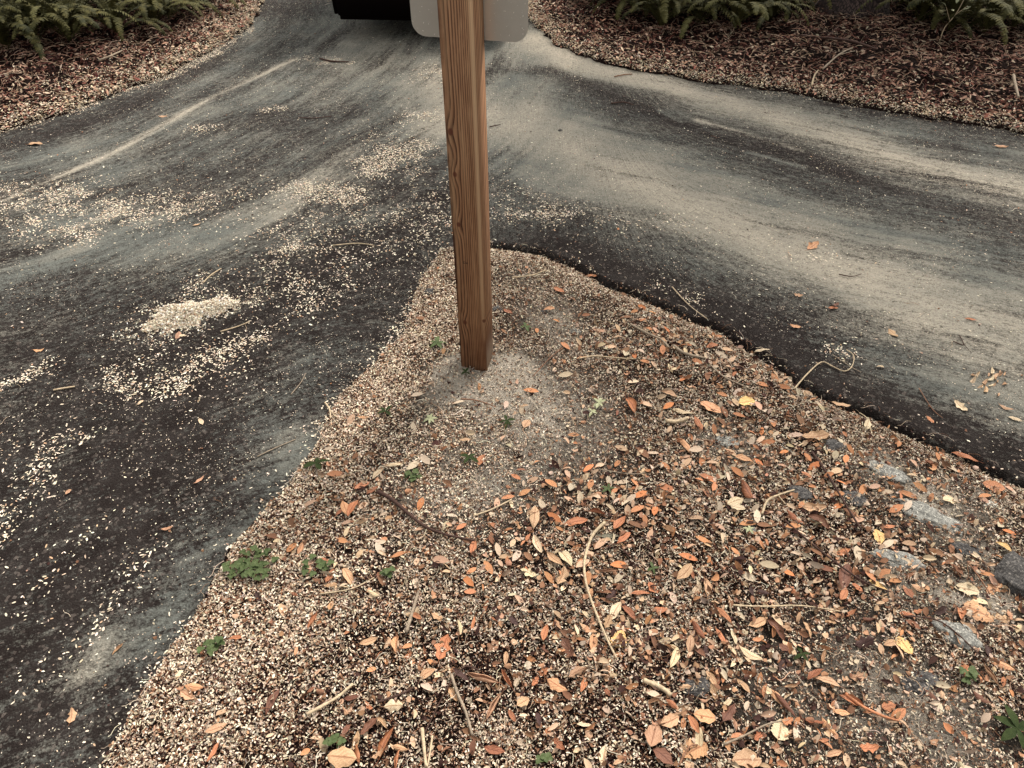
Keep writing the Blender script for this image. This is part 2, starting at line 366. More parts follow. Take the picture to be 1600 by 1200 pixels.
# ------------------------------------------------------------------ scattering small litter in bulk
def frames(n, tilt, rngx=rng):
    """random rotation matrices: yaw anything, tilt around"""
    yaw = rngx.uniform(0, 2*np.pi, n); a = rngx.normal(0, tilt, n); bb = rngx.normal(0, tilt, n)
    cy, sy = np.cos(yaw), np.sin(yaw); ca, sa = np.cos(a), np.sin(a); cb, sb = np.cos(bb), np.sin(bb)
    Rz = np.zeros((n, 3, 3)); Rz[:, 0, 0] = cy; Rz[:, 0, 1] = -sy; Rz[:, 1, 0] = sy; Rz[:, 1, 1] = cy; Rz[:, 2, 2] = 1
    Rx = np.zeros((n, 3, 3)); Rx[:, 0, 0] = 1; Rx[:, 1, 1] = ca; Rx[:, 1, 2] = -sa; Rx[:, 2, 1] = sa; Rx[:, 2, 2] = ca
    Ry = np.zeros((n, 3, 3)); Ry[:, 1, 1] = 1; Ry[:, 0, 0] = cb; Ry[:, 0, 2] = sb; Ry[:, 2, 0] = -sb; Ry[:, 2, 2] = cb
    return Rx @ (Ry @ Rz) if False else np.einsum('nij,njk,nkl->nil', Rz, Rx, Ry)
def bulk(name, T, TF, pos, Rm, scl, col, mtl):
    n = len(pos); k = len(T)
    V = np.einsum('nij,nkj->nki', Rm, T[None]*scl[:, None, :])+pos[:, None, :]
    Fq = (TF[None]+(np.arange(n)*k)[:, None, None]).reshape(-1, TF.shape[1])
    cc = np.repeat(col, k, 0)
    return link(name, npmesh(name, V.reshape(-1, 3), Fq, colors=cc), mtl)
T_chip = np.array([(-.5, 0, 0), (-.22, -.5, .12), (.25, -.45, .14), (.5, 0, .0), (.22, .5, .12), (-.25, .45, .1)])
T_chip1 = T_chip.copy(); T_chip = np.vstack([T_chip, T_chip*np.array([.96, .96, 1])-[0, 0, .25]])
F_chip1 = np.array([(0, 1, 2, 3), (0, 3, 4, 5)])
F_chip = np.array([(0, 1, 2, 3), (0, 3, 4, 5), (6, 9, 8, 7), (6, 11, 10, 9), (0, 6, 7, 1), (1, 7, 8, 2), (2, 8, 9, 3), (3, 9, 10, 4), (4, 10, 11, 5), (5, 11, 6, 0)])
def leafT():
    st = [(-.5, .04), (-.3, .36), (0, .5), (.28, .38), (.5, .03)]
    V = []
    for x, wd in st:
        for s in (-1, 0, 1): V.append((x, s*wd, .16*abs(s)*wd*2-.25*x*x))
    Fl = []
    for i in range(4):
        for j in range(2): a = i*3+j; Fl.append((a, a+3, a+4, a+1))
    return np.array(V), np.array(Fl)
T_leaf, F_leaf = leafT()
def fragT():
    rr_ = np.random.default_rng(3); n_ = 8; a = np.arange(n_)*2*np.pi/n_; q_ = rr_.uniform(.28, .55, n_)
    V = [(q_[i]*math.cos(a[i]), q_[i]*math.sin(a[i]), .22*math.sin(2*a[i]+1)+.1*rr_.uniform(-1, 1)) for i in range(n_)]; V.append((0, 0, .05))
    return np.array(V), np.array([(8, i, i+1, (i+2) % 8) for i in (0, 2, 4, 6)])
T_frag, F_frag = fragT()
def fibT():
    V = []; Fl = []
    for i, t_ in enumerate(np.linspace(-.5, .5, 6)):
        c = np.array([t_, .12*math.sin(t_*5), .06*math.cos(t_*7)])
        for k in range(3):
            a = k*2.094; V.append(c+np.array([0, .5*math.cos(a), .5*math.sin(a)])*np.array([0, .035, .035]))
        if i:
            for k in range(3): p0 = (i-1)*3; Fl.append((p0+k, p0+(k+1) % 3, p0+3+(k+1) % 3, p0+3+k))
    return np.array(V), np.array(Fl)
T_fib, F_fib = fibT()
def pal(n, cols, wts, jit=.16, rngx=rng):
    c = np.array(cols)[rngx.choice(len(cols), n, p=np.array(wts)/sum(wts))]
    return np.clip(c*(1+rngx.normal(0, jit, (n, 1)))*(1+rngx.normal(0, .03, (n, 3))), .004, .85)
CREAM, TANC, PINK, BRN, DRK, RUST, GREY = (.75, .655, .525), (.45, .36, .27), (.46, .31, .21), (.19, .10, .06), (.045, .022, .018), (.40, .19, .10), (.30, .27, .235)
def rejection(n, x0, x1, y0, y1, f):
    xx = rng.uniform(x0, x1, n); yy = rng.uniform(y0, y1, n); Z_, F_ = surf(xx, yy)
    p = f(xx, yy, F_); k = rng.uniform(0, 1, n) < p
    return xx[k], yy[k], Z_[k], [a[k] for a in F_]
def put(name, n, box, f, T, TF, size, wrat, trat, tilt, lift, cols, wts, label=None, cat=None, mtl=m_lit, post=None):
    x, y, z, F_ = rejection(n, *box, f)
    m = len(x); L = rng.normal(size, size*.28, m).clip(size*.35, size*2)
    scl = np.stack([L, L*wrat*rng.uniform(.75, 1.3, m), L*trat*rng.uniform(.4, 1.4, m)], 1)
    zz = z+rng.uniform(lift[0], lift[1], m)
    col = pal(m, cols, wts)
    if post: col = post(x, y, col)
    o = bulk(name, T, TF, np.stack([x, y, zz], 1), frames(m, tilt), scl, col, mtl)
    tag(o, label, cat, kind='stuff'); return o

dens_n = lambda x, y: fbm(x, y, 6, 3, 60)
sandf = lambda x, y: np.clip(field(x, y, SANDP), 0, 1)
BARE = [S([(880,730),(940,760)], .12, .9), S([(640,1010),(760,1060)], .12, .3), S([(560,880),(620,900)], .07, .35), S([(1000,1090),(1040,1040)], .08, .4), S([(1150,900),(1250,930)], .15, .35), S([(1380,740),(1560,880)], .10, .55), S([(1400,885),(1500,900)], .1, .6), S([(1260,700),(1330,780)], .05, .5), S([(1440,1050),(1350,1150)], .15, .35), S([(1100,1080),(1130,1130)], .05, .8), S([(1200,1150),(1240,1180)], .05, .8)]
RICH = [S([(770,390),(690,420),(650,520),(560,650),(440,800),(350,950)], .14, .6), S([(560,750),(640,720)], .2, .3), S([(300,1100),(420,1000)], .2, .4), S([(860,400),(1000,470),(1100,520)], .1, .3)]
lip = lambda F_: np.where((F_[3] < F_[2]) & (F_[0] < .022), .10, 1.0)
fi = lambda x, y, F_: (F_[0] > -.008)*lip(F_)*np.clip(.60+1.5*(dens_n(x, y)-.5)+1.0*(fbm(x, y, 22, 3, 66)-.5)+field(x, y, RICH)*.7-.8*sandf(x, y)-field(x, y, BARE), .17, 1)
warm = lambda x, y, c: c*np.array([1.01, .98, .96])*np.clip(.84+.42*field(x, y, RICH)+.25*(fbm(x, y, 3, 2, 61)-.5)-.12*np.clip((x-.3)/1, 0, 1), .4, 1.25)[:, None]
put('husk_litter', 780000, (-1.05, 2.0, .5, 2.8), fi, T_chip1, F_chip1, .0068, .40, .9, .5, (-.001, .0095), [CREAM, TANC, PINK, BRN, DRK, GREY], [.42, .22, .08, .20, .18, .06], 'pale cream husks and chips covering the soil around the post', 'litter', post=warm)
frd = lambda x, y, F_: np.where((F_[3] < F_[2]) & (F_[0] > -.05), .12, 1.0)*((F_[0] < .0) & (F_[1] < .02))*np.clip(field(x, y, HUSK)*(.3+2.0*np.clip((fbm(x, y, 16, 4, 62)-.42)*6, 0, 1))*.30+.007, 0, 1)
put('soil_crumbs', 900000, (-1.05, 2.0, .5, 2.8), lambda x, y, F_: (F_[0] > -.004)*lip(F_)*np.clip(.62-.75*sandf(x, y), .04, 1), T_chip1, F_chip1, .0034, .6, 1.2, .5, (-.001, .002), [TANC, BRN, (.22, .15, .11), DRK, CREAM], [.16, .34, .2, .24, .06], 'fine brown crumbs of bark and soil between the husks', 'soil crumbs')
put('husk_scatter', 900000, (-3.3, 3.4, .5, 7.2), frd, T_chip1, F_chip1, .0085, .36, .22, .2, (.000, .004), [CREAM, TANC, PINK, GREY], [.66, .22, .08, .04], 'pale husks strewn in drifts over the dusty asphalt', 'litter')
frs = lambda x, y, F_: np.where((F_[3] < F_[2]) & (F_[0] > -.05), .12, 1.0)*((F_[0] < .0) & (F_[1] < .02))*np.clip(.10+.5*(fbm(x, y, 5, 4, 63)-.5), .006, 1)
put('grit', 1000000, (-3.3, 3.4, .5, 7.2), frs, T_chip1, F_chip1, .0036, .45, .3, .2, (.000, .002), [CREAM, TANC, GREY, DRK], [.42, .25, .25, .08], 'fine pale crumbs and grit sprinkled over the asphalt', 'grit')
# the heap has real height
cx, cy = P(296, 492)
n = 11000; a = rng.uniform(0, 2*np.pi, n); B = 1+.16*np.sin(3*a+.6)+.10*np.sin(5*a+2)+.07*np.sin(11*a)
rr = np.sqrt(rng.uniform(0, 1, n))*B*np.where(rng.uniform(0, 1, n) < .30, rng.uniform(.8, 1.75, n), rng.uniform(.75, 1, n))
px = cx+np.cos(a)*rr*.165+.035*np.sin(a)*rr; py = cy+np.sin(a)*rr*.105+.045*np.cos(a)*rr
edge = 1-(rr/B)**1.6+.5*(fbm(px, py, 26, 3, 64)-.5)
kp = (rr/B < .82) | (fbm(px, py, 40, 3, 67) > .47); n = int(kp.sum()); px, py, edge = px[kp], py[kp], edge[kp]
pz = np.clip(edge, 0, 1)*.026*rng.uniform(.35, 1.1, n)+.002
L = rng.normal(.0085, .002, n).clip(.004, .016)
hp = bulk('husk_heap', T_chip, F_chip, np.stack([px, py, pz], 1), frames(n, .75), np.stack([L, L*.38, L*.25], 1), pal(n, [(.80, .70, .56), TANC, PINK, BRN], [.78, .12, .07, .03], .28), m_lit)
tag(hp, 'low heap of pale cream husks on the left asphalt lane', 'husk heap', kind='stuff')

# verge litter
BR = [(.42, .25, .18), (.19, .075, .055), (.07, .022, .018), (.50, .37, .27), (.022, .009, .008), (.62, .50, .38)]
fv = lambda x, y, F_: (F_[1] > -.02)*np.clip(.75+.5*(fbm(x, y, 4, 3, 65)-.5), .1, 1)
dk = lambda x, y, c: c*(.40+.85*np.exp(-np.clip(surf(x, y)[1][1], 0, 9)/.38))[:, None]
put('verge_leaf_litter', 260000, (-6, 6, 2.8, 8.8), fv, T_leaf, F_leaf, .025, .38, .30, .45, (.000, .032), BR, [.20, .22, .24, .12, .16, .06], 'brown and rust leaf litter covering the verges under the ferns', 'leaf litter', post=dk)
fe = lambda x, y, F_: (F_[1] > -.03)*np.clip(np.exp(-np.clip(F_[1], 0, 9)/np.where(x < 0, .14, .085))*1.0, 0, 1)
put('verge_husks', 620000, (-4.5, 4.5, 2.6, 8), fe, T_chip, F_chip, .011, .36, .25, .3, (.012, .038), [CREAM, (.70, .58, .40), TANC, BRN], [.36, .34, .2, .1], 'pale husks and chips gathered along the verge edges', 'litter')
fibf = lambda x, y, F_: (F_[1] > -.01)*.8
put('verge_fibres', 30000, (-5, 5, 2.8, 8), fibf, T_fib, F_fib, .075, .65, .65, .22, (.015, .045), BR[:4], [.4, .15, .05, .5], 'dry needles and stems lying in the verge litter', 'needle litter')
ff = lambda x, y, F_: (F_[0] > -.02)*.9
put('fine_stems', 9500, (-1.2, 2.3, .45, 2.8), ff, T_fib, F_fib, .032, 1, 1, .2, (.005, .012), [TANC, CREAM, BRN, DRK, PINK], [.35, .2, .25, .12, .08], 'fine dry stems tangled through the husks', 'stems')
fr2 = lambda x, y, F_: ((F_[0] < 0) & (F_[1] < 0))*np.clip(field(x, y, HUSK)*.12+.05, 0, 1)
put('road_stems', 6500, (-3.3, 3.3, .5, 7), fr2, T_fib, F_fib, .035, .8, .8, .05, (.002, .006), [TANC, CREAM, BRN, DRK], [.4, .3, .2, .1], 'fine dry stems scattered over the asphalt', 'stems')
fb = lambda x, y, F_: ((F_[0] < -.02) & (F_[1] < 0))*.5
put('bark_bits', 3200, (-3.3, 3.4, .6, 7), fb, T_frag, F_frag, .010, .6, .6, .3, (.001, .004), [DRK, (.02, .012, .01), BRN, RUST], [.4, .3, .2, .1], 'dark bark bits and crumbs dotted over the asphalt', 'bark bits')
# leaf crumbs and half-buried leaves in the island
LEAFD = [S([(1080,570),(1250,650),(1180,700)], .18, .8), S([(1000,850),(1150,900),(1300,880)], .3, .7), S([(1000,1000),(1200,1100)], .3, .6), S([(1100,760),(1400,860)], .2, .6), S([(900,830),(940,1000)], .15, .4), S([(540,760),(620,800)], .12, .35), S([(450,850),(520,900)], .1, .3), S([(640,940),(600,1100)], .2, .25), S([(1480,730),(1590,800)], .1, .4), S([(960,560),(1050,520)], .1, .5), S([(1560,1080),(1590,1000)], .06, .4)]
fl = lambda x, y, F_: (F_[0] > .0)*np.clip(.06+field(x, y, LEAFD), .02, 1)
put('leaf_fragments', 22000, (-1.1, 2.2, .5, 2.7), fl, T_frag, F_frag, .019, .55, .6, .4, (.002, .012), [PINK, BRN, TANC, DRK, (.36, .20, .12)], [.12, .34, .16, .2, .18], 'torn scraps of brown leaf among the husks', 'leaf scraps')
put('leaf_crumbs', 9500, (-1.1, 2.2, .5, 2.7), fl, T_leaf, F_leaf, .024, .42, .7, .6, (.002, .014), [RUST, PINK, BRN, TANC, DRK, (.52, .40, .27)], [.16, .2, .24, .2, .1, .14], 'small crumbled brown leaves mixed through the husks', 'leaf crumbs')

# ------------------------------------------------------------------ wooden post and sign
TH = R(13); PW = .089; PH = 1.72
pc = np.array([-.084, 1.9])
for _k in range(4): pc = np.array(P(761, 580, hs1(pc[0]-.03, pc[1]+.02)+.002))
cx_, cy_ = pc+PW/2*np.array([-math.cos(TH)+math.sin(TH), math.sin(TH)+math.cos(TH)])
m_post, t, b = mat('treated_pine'); q = N(t); co = q.obj(); sx = q.n('ShaderNodeSeparateXYZ'); q.l(co, sx.inputs[0])
x_, y_, z_ = sx.outputs
acc = None; core = None
mpw = q.n('ShaderNodeMapping'); q.l(co, mpw.inputs[0]); mpw.inputs['Scale'].default_value = (9, 9, 1.1)
warp = q.noise(mpw.outputs[0], 1.6, 3, .5)
KN = [(-.031, .80, .009), (-.026, .682, .007), (-.024, .530, .007), (-.022, .185, .008), (.040, .20, .006)]
for kx, kz, kr in KN:
    dx = q.math('SUBTRACT', x_, kx); dz = q.math('SUBTRACT', z_, kz)
    e = q.math('ADD', q.math('POWER', q.math('ABSOLUTE', q.math('DIVIDE', dx, kr*1.5)), 2), q.math('POWER', q.math('ABSOLUTE', q.math('DIVIDE', dz, kr*4.2)), 2))
    g = q.math('EXPONENT', q.math('MULTIPLY', e, -.7)); g = q.math('MULTIPLY', g, 1.0)
    sg = q.math('MULTIPLY', g, 1.25)
    acc = sg if acc is None else q.math('ADD', acc, sg)
    e2 = q.math('ADD', q.math('POWER', q.math('ABSOLUTE', q.math('DIVIDE', dx, kr)), 2), q.math('POWER', q.math('ABSOLUTE', q.math('DIVIDE', dz, kr*1.35)), 2))
    c2 = q.maprange(e2, 1.0, .35, 0, 1); core = c2 if core is None else q.math('MAXIMUM', core, c2)
# growth rings: distance from a pith line behind the far left of the post
px_ = q.math('SUBTRACT', x_, -.028); py_ = q.math('SUBTRACT', y_, .062)
rr_ = q.math('POWER', q.math('ADD', q.math('MULTIPLY', px_, px_), q.math('MULTIPLY', py_, py_)), .5)
xn = q.math('MULTIPLY', q.math('ADD', x_, .047), 11.0)
ph = q.math('ADD', q.math('MULTIPLY', q.math('POWER', q.math('MAXIMUM', xn, .01), 1.6), 13.0), q.math('MULTIPLY', warp, 1.8)); ph = q.math('ADD', ph, q.math('MULTIPLY', y_, 70)); ph = q.math('ADD', ph, acc)
saw = q.math('FRACT', ph); ring = q.maprange(saw, .35, .85, 0, 1); ring = q.math('MULTIPLY', ring, q.maprange(saw, 1.0, .9, 0, 1))
mg = q.n('ShaderNodeMapping'); q.l(co, mg.inputs[0]); mg.inputs['Scale'].default_value = (320, 320, 7)
fine = q.noise(mg.outputs[0], 1, 4, .65); broad = q.noise(co, 5, 3)
mg2 = q.n('ShaderNodeMapping'); q.l(co, mg2.inputs[0]); mg2.inputs['Scale'].default_value = (45, 45, 2.2); band = q.noise(mg2.outputs[0], 1, 3)
c = q.mix(q.math('MULTIPLY', ring, .97), (.37, .20, .108), (.032, .012, .008))
c = q.mix(q.maprange(fine, .35, .75, 0, .55), c, (.085, .030, .016))
mg3 = q.n('ShaderNodeMapping'); q.l(co, mg3.inputs[0]); mg3.inputs['Scale'].default_value = (700, 700, 5); split = q.maprange(q.noise(mg3.outputs[0], 1, 2, .5), .66, .74)
mg4 = q.n('ShaderNodeMapping'); q.l(co, mg4.inputs[0]); mg4.inputs['Scale'].default_value = (160, 160, 12); c = q.mix(q.maprange(q.noise(mg4.outputs[0], 1, 5, .7), .5, .75, 0, .6), c, (.46, .28, .155))
c = q.mix(q.math('MULTIPLY', split, .85), c, (.035, .013, .008))
c = q.mix(q.maprange(band, .5, .7, 0, .45), c, (.44, .27, .15))
pale = q.math('MULTIPLY', q.maprange(x_, .030, .036), q.maprange(x_, .0445, .041)); pale = q.math('MULTIPLY', pale, q.maprange(z_, .05, .3))
c = q.mix(q.math('MULTIPLY', pale, .7), c, (.55, .37, .22))
c = q.mix(q.math('MULTIPLY', core, .85), c, (.11, .034, .02))
# water-stained foot, dark patches along the left edge and a greyed right face foot
st = q.math('MULTIPLY', q.maprange(z_, .20, .10), q.maprange(z_, .0, .1, .35, 1)); st = q.math('MULTIPLY', st, q.maprange(broad, .40, .55, .35, 1))
c = q.mix(q.math('MULTIPLY', st, .75), c, q.mix(1.0, c, (.42, .26, .22), 'MULTIPLY'))
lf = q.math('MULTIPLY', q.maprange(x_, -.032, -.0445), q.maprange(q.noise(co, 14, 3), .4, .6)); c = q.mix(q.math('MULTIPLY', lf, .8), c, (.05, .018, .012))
rf = q.math('MULTIPLY', q.maprange(x_, .0435, .0444), q.maprange(z_, .13, .04)); c = q.mix(q.math('MULTIPLY', rf, .7), c, (.34, .27, .21))
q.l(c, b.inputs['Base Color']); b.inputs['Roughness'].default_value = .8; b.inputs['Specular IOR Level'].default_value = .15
q.l(q.bump(q.math('ADD', q.math('MULTIPLY', ring, -.6), q.math('MULTIPLY', fine, .6)), .55, .0014), b.inputs['Normal'])
bz = hs1(cx_, cy_)
post = empty('sign_post', (cx_, cy_, bz), -TH); tag(post, 'square brown treated pine post standing in the husk covered point of the fork', 'post')
post.rotation_euler = (0, R(-.35), -TH)
bm = bmesh.new(); bmesh.ops.create_cube(bm, size=1)
for v in bm.verts: v.co = Vector((v.co.x*PW, v.co.y*PW, -.25 if v.co.z < 0 else PH))
bmesh.ops.bevel(bm, geom=list(bm.edges), offset=.0022, segments=2, affect='EDGES')
link('timber', bm_mesh('timber', bm, True), m_post, post)
# small black mill stamp on the face of the post
m_ink = flat('stamp_ink', (.02, .01, .01), .8)
bm = bmesh.new()
for (a0, b0, a1, b1) in [(-.017, .402, -.0155, .409), (-.0165, .407, -.011, .4085), (-.0165, .402, -.011, .4035), (-.009, .402, -.0075, .409), (-.008, .4045, -.002, .406), (-.008, .402, -.003, .4032)]:
    vs = [bm.verts.new((p, -PW/2-.0004, r)) for p, r in ((a0, b0), (a1, b0), (a1, b1), (a0, b1))]; bm.faces.new(vs)
link('mill_stamp', bm_mesh('mill_stamp', bm), m_ink, post)

# sign panel on the far face, seen from the back
m_alu, t, b = mat('aluminium'); q = N(t); co = q.obj(); n = q.noise(co, 30, 5, .7); n2 = q.noise(co, 180, 3)
q.l(q.mix(n, (.80, .76, .67), (.88, .84, .76)), b.inputs['Base Color']); b.inputs['Metallic'].default_value = .65
q.l(q.maprange(n2, .3, .8, .17, .30), b.inputs['Roughness']); q.l(q.bump(n2, .08, .001), b.inputs['Normal'])
m_face = flat('sign_face', (.75, .74, .70), .4, .03)
sgn = empty('road_sign', (cx_, cy_, bz)); sgn.rotation_euler = post.rotation_euler
tag(sgn, 'grey aluminium sign with rounded corners seen from behind, fixed to the post', 'sign')
def rounded(w_, h_, r_, nseg=8):
    pts = []
    for cx2, cy2, a0 in ((w_/2-r_, h_/2-r_, 0), (-w_/2+r_, h_/2-r_, 90), (-w_/2+r_, -h_/2+r_, 180), (w_/2-r_, -h_/2+r_, 270)):
        for k in range(nseg+1):
            a = R(a0+90*k/nseg); pts.append((cx2+r_*math.cos(a), cy2+r_*math.sin(a)))
    return pts
SW, SH = .300, .457; z0 = 1.036-bz
def plate(y0, y1, inset=0):
    bm = bmesh.new(); pts = rounded(SW-inset, SH-inset, .036-inset/2)
    A = [bm.verts.new((x+.005, y0, z+z0+SH/2)) for x, z in pts]; B = [bm.verts.new((x+.005, y1, z+z0+SH/2)) for x, z in pts]
    bm.faces.new(A); bm.faces.new(B[::-1])
    for i in range(len(A)): j = (i+1) % len(A); bm.faces.new((A[j], A[i], B[i], B[j]))
    bmesh.ops.recalc_face_normals(bm, faces=bm.faces); return bm
link('panel', bm_mesh('panel', plate(PW/2+.001, PW/2+.0035)), m_alu, sgn)
link('printed_face', bm_mesh('printed_face', plate(PW/2+.0036, PW/2+.0040, .006)), m_face, sgn)
for zz in (z0+.06, z0+SH-.06):
    bm = bmesh.new(); bmesh.ops.create_cone(bm, cap_ends=True, segments=6, radius1=.008, radius2=.008, depth=.006, matrix=Matrix.Translation((0, PW/2+.0072, zz)) @ Matrix.Rotation(R(90), 4, 'X'))
    link('bolt', bm_mesh('bolt', bm), m_alu, sgn)

# ------------------------------------------------------------------ tubes: twigs, branches
def smooth_path(pts, n):
    pts = [Vector(p) for p in pts]; out = []
    k = len(pts)
    for i in range(k-1):
        p0, p1, p2, p3 = pts[max(i-1, 0)], pts[i], pts[i+1], pts[min(i+2, k-1)]
        for j in range(n):
            t_ = j/n
            out.append(.5*((2*p1)+(p2-p0)*t_+(2*p0-5*p1+4*p2-p3)*t_*t_+(3*p1-p0-3*p2+p3)*t_**3))
    out.append(pts[-1]); return out
def tube(bm, path, r0, r1, seg=7, knob=.12, seed=0, cap=True):
    rnd = random.Random(seed); prev = None; n_ = len(path)
    for i, p in enumerate(path):
        d = (path[min(i+1, n_-1)]-path[max(i-1, 0)])
        if d.length < 1e-9: d = Vector((1, 0, 0))
        d.normalize(); up = Vector((0, 0, 1)) if abs(d.z) < .9 else Vector((1, 0, 0))
        a = d.cross(up).normalized(); c_ = a.cross(d)
        r = (r0+(r1-r0)*i/max(n_-1, 1))*(1+rnd.uniform(-knob, knob))
        ring_ = [bm.verts.new(p+(a*math.cos(2*math.pi*k/seg)+c_*math.sin(2*math.pi*k/seg))*r) for k in range(seg)]
        if prev:
            for k in range(seg): bm.faces.new((prev[k], prev[(k+1) % seg], ring_[(k+1) % seg], ring_[k]))
        elif cap: bm.faces.new(ring_[::-1])
        prev = ring_
    if cap: bm.faces.new(prev)
def stick(pts, r0, r1, mk, label, group=None, name='twig', lift=None, br=(), seed=1):
    """pts in photo pixels, laid on the ground there"""
    c0 = P(*pts[len(pts)//2]); base = Vector((c0[0], c0[1], ground_z(*c0)))
    rnd = random.Random(seed)
    def path(pp, lf):
        out = []
        for i, (u, v) in enumerate(pp):
            x, y = P(u, v); z = ground_z(x, y)+max(r0, r1)*.8+lf
            if z > .005: x, y = P(u, v, z*.9)
            out.append(Vector((x, y, z+rnd.uniform(0, .003)))-base)
        return smooth_path(out, 5)
    bm = bmesh.new(); lf = .012 if lift is None else lift
    if hs1(*c0) < -.03: lf = .002 if lift is None else lift
    tube(bm, path(pts, lf), r0, r1, seed=seed)
    for b_ in br: tube(bm, path(b_, lf), r1*.9, r1*.5, 6, seed=seed+1)
    o = link(name, bm_mesh(name, bm, True), m_twig[mk]); o.location = base
    tag(o, label, 'branch' if name == 'branch' else 'twig', group); return o
G = 'fallen twigs and sticks'
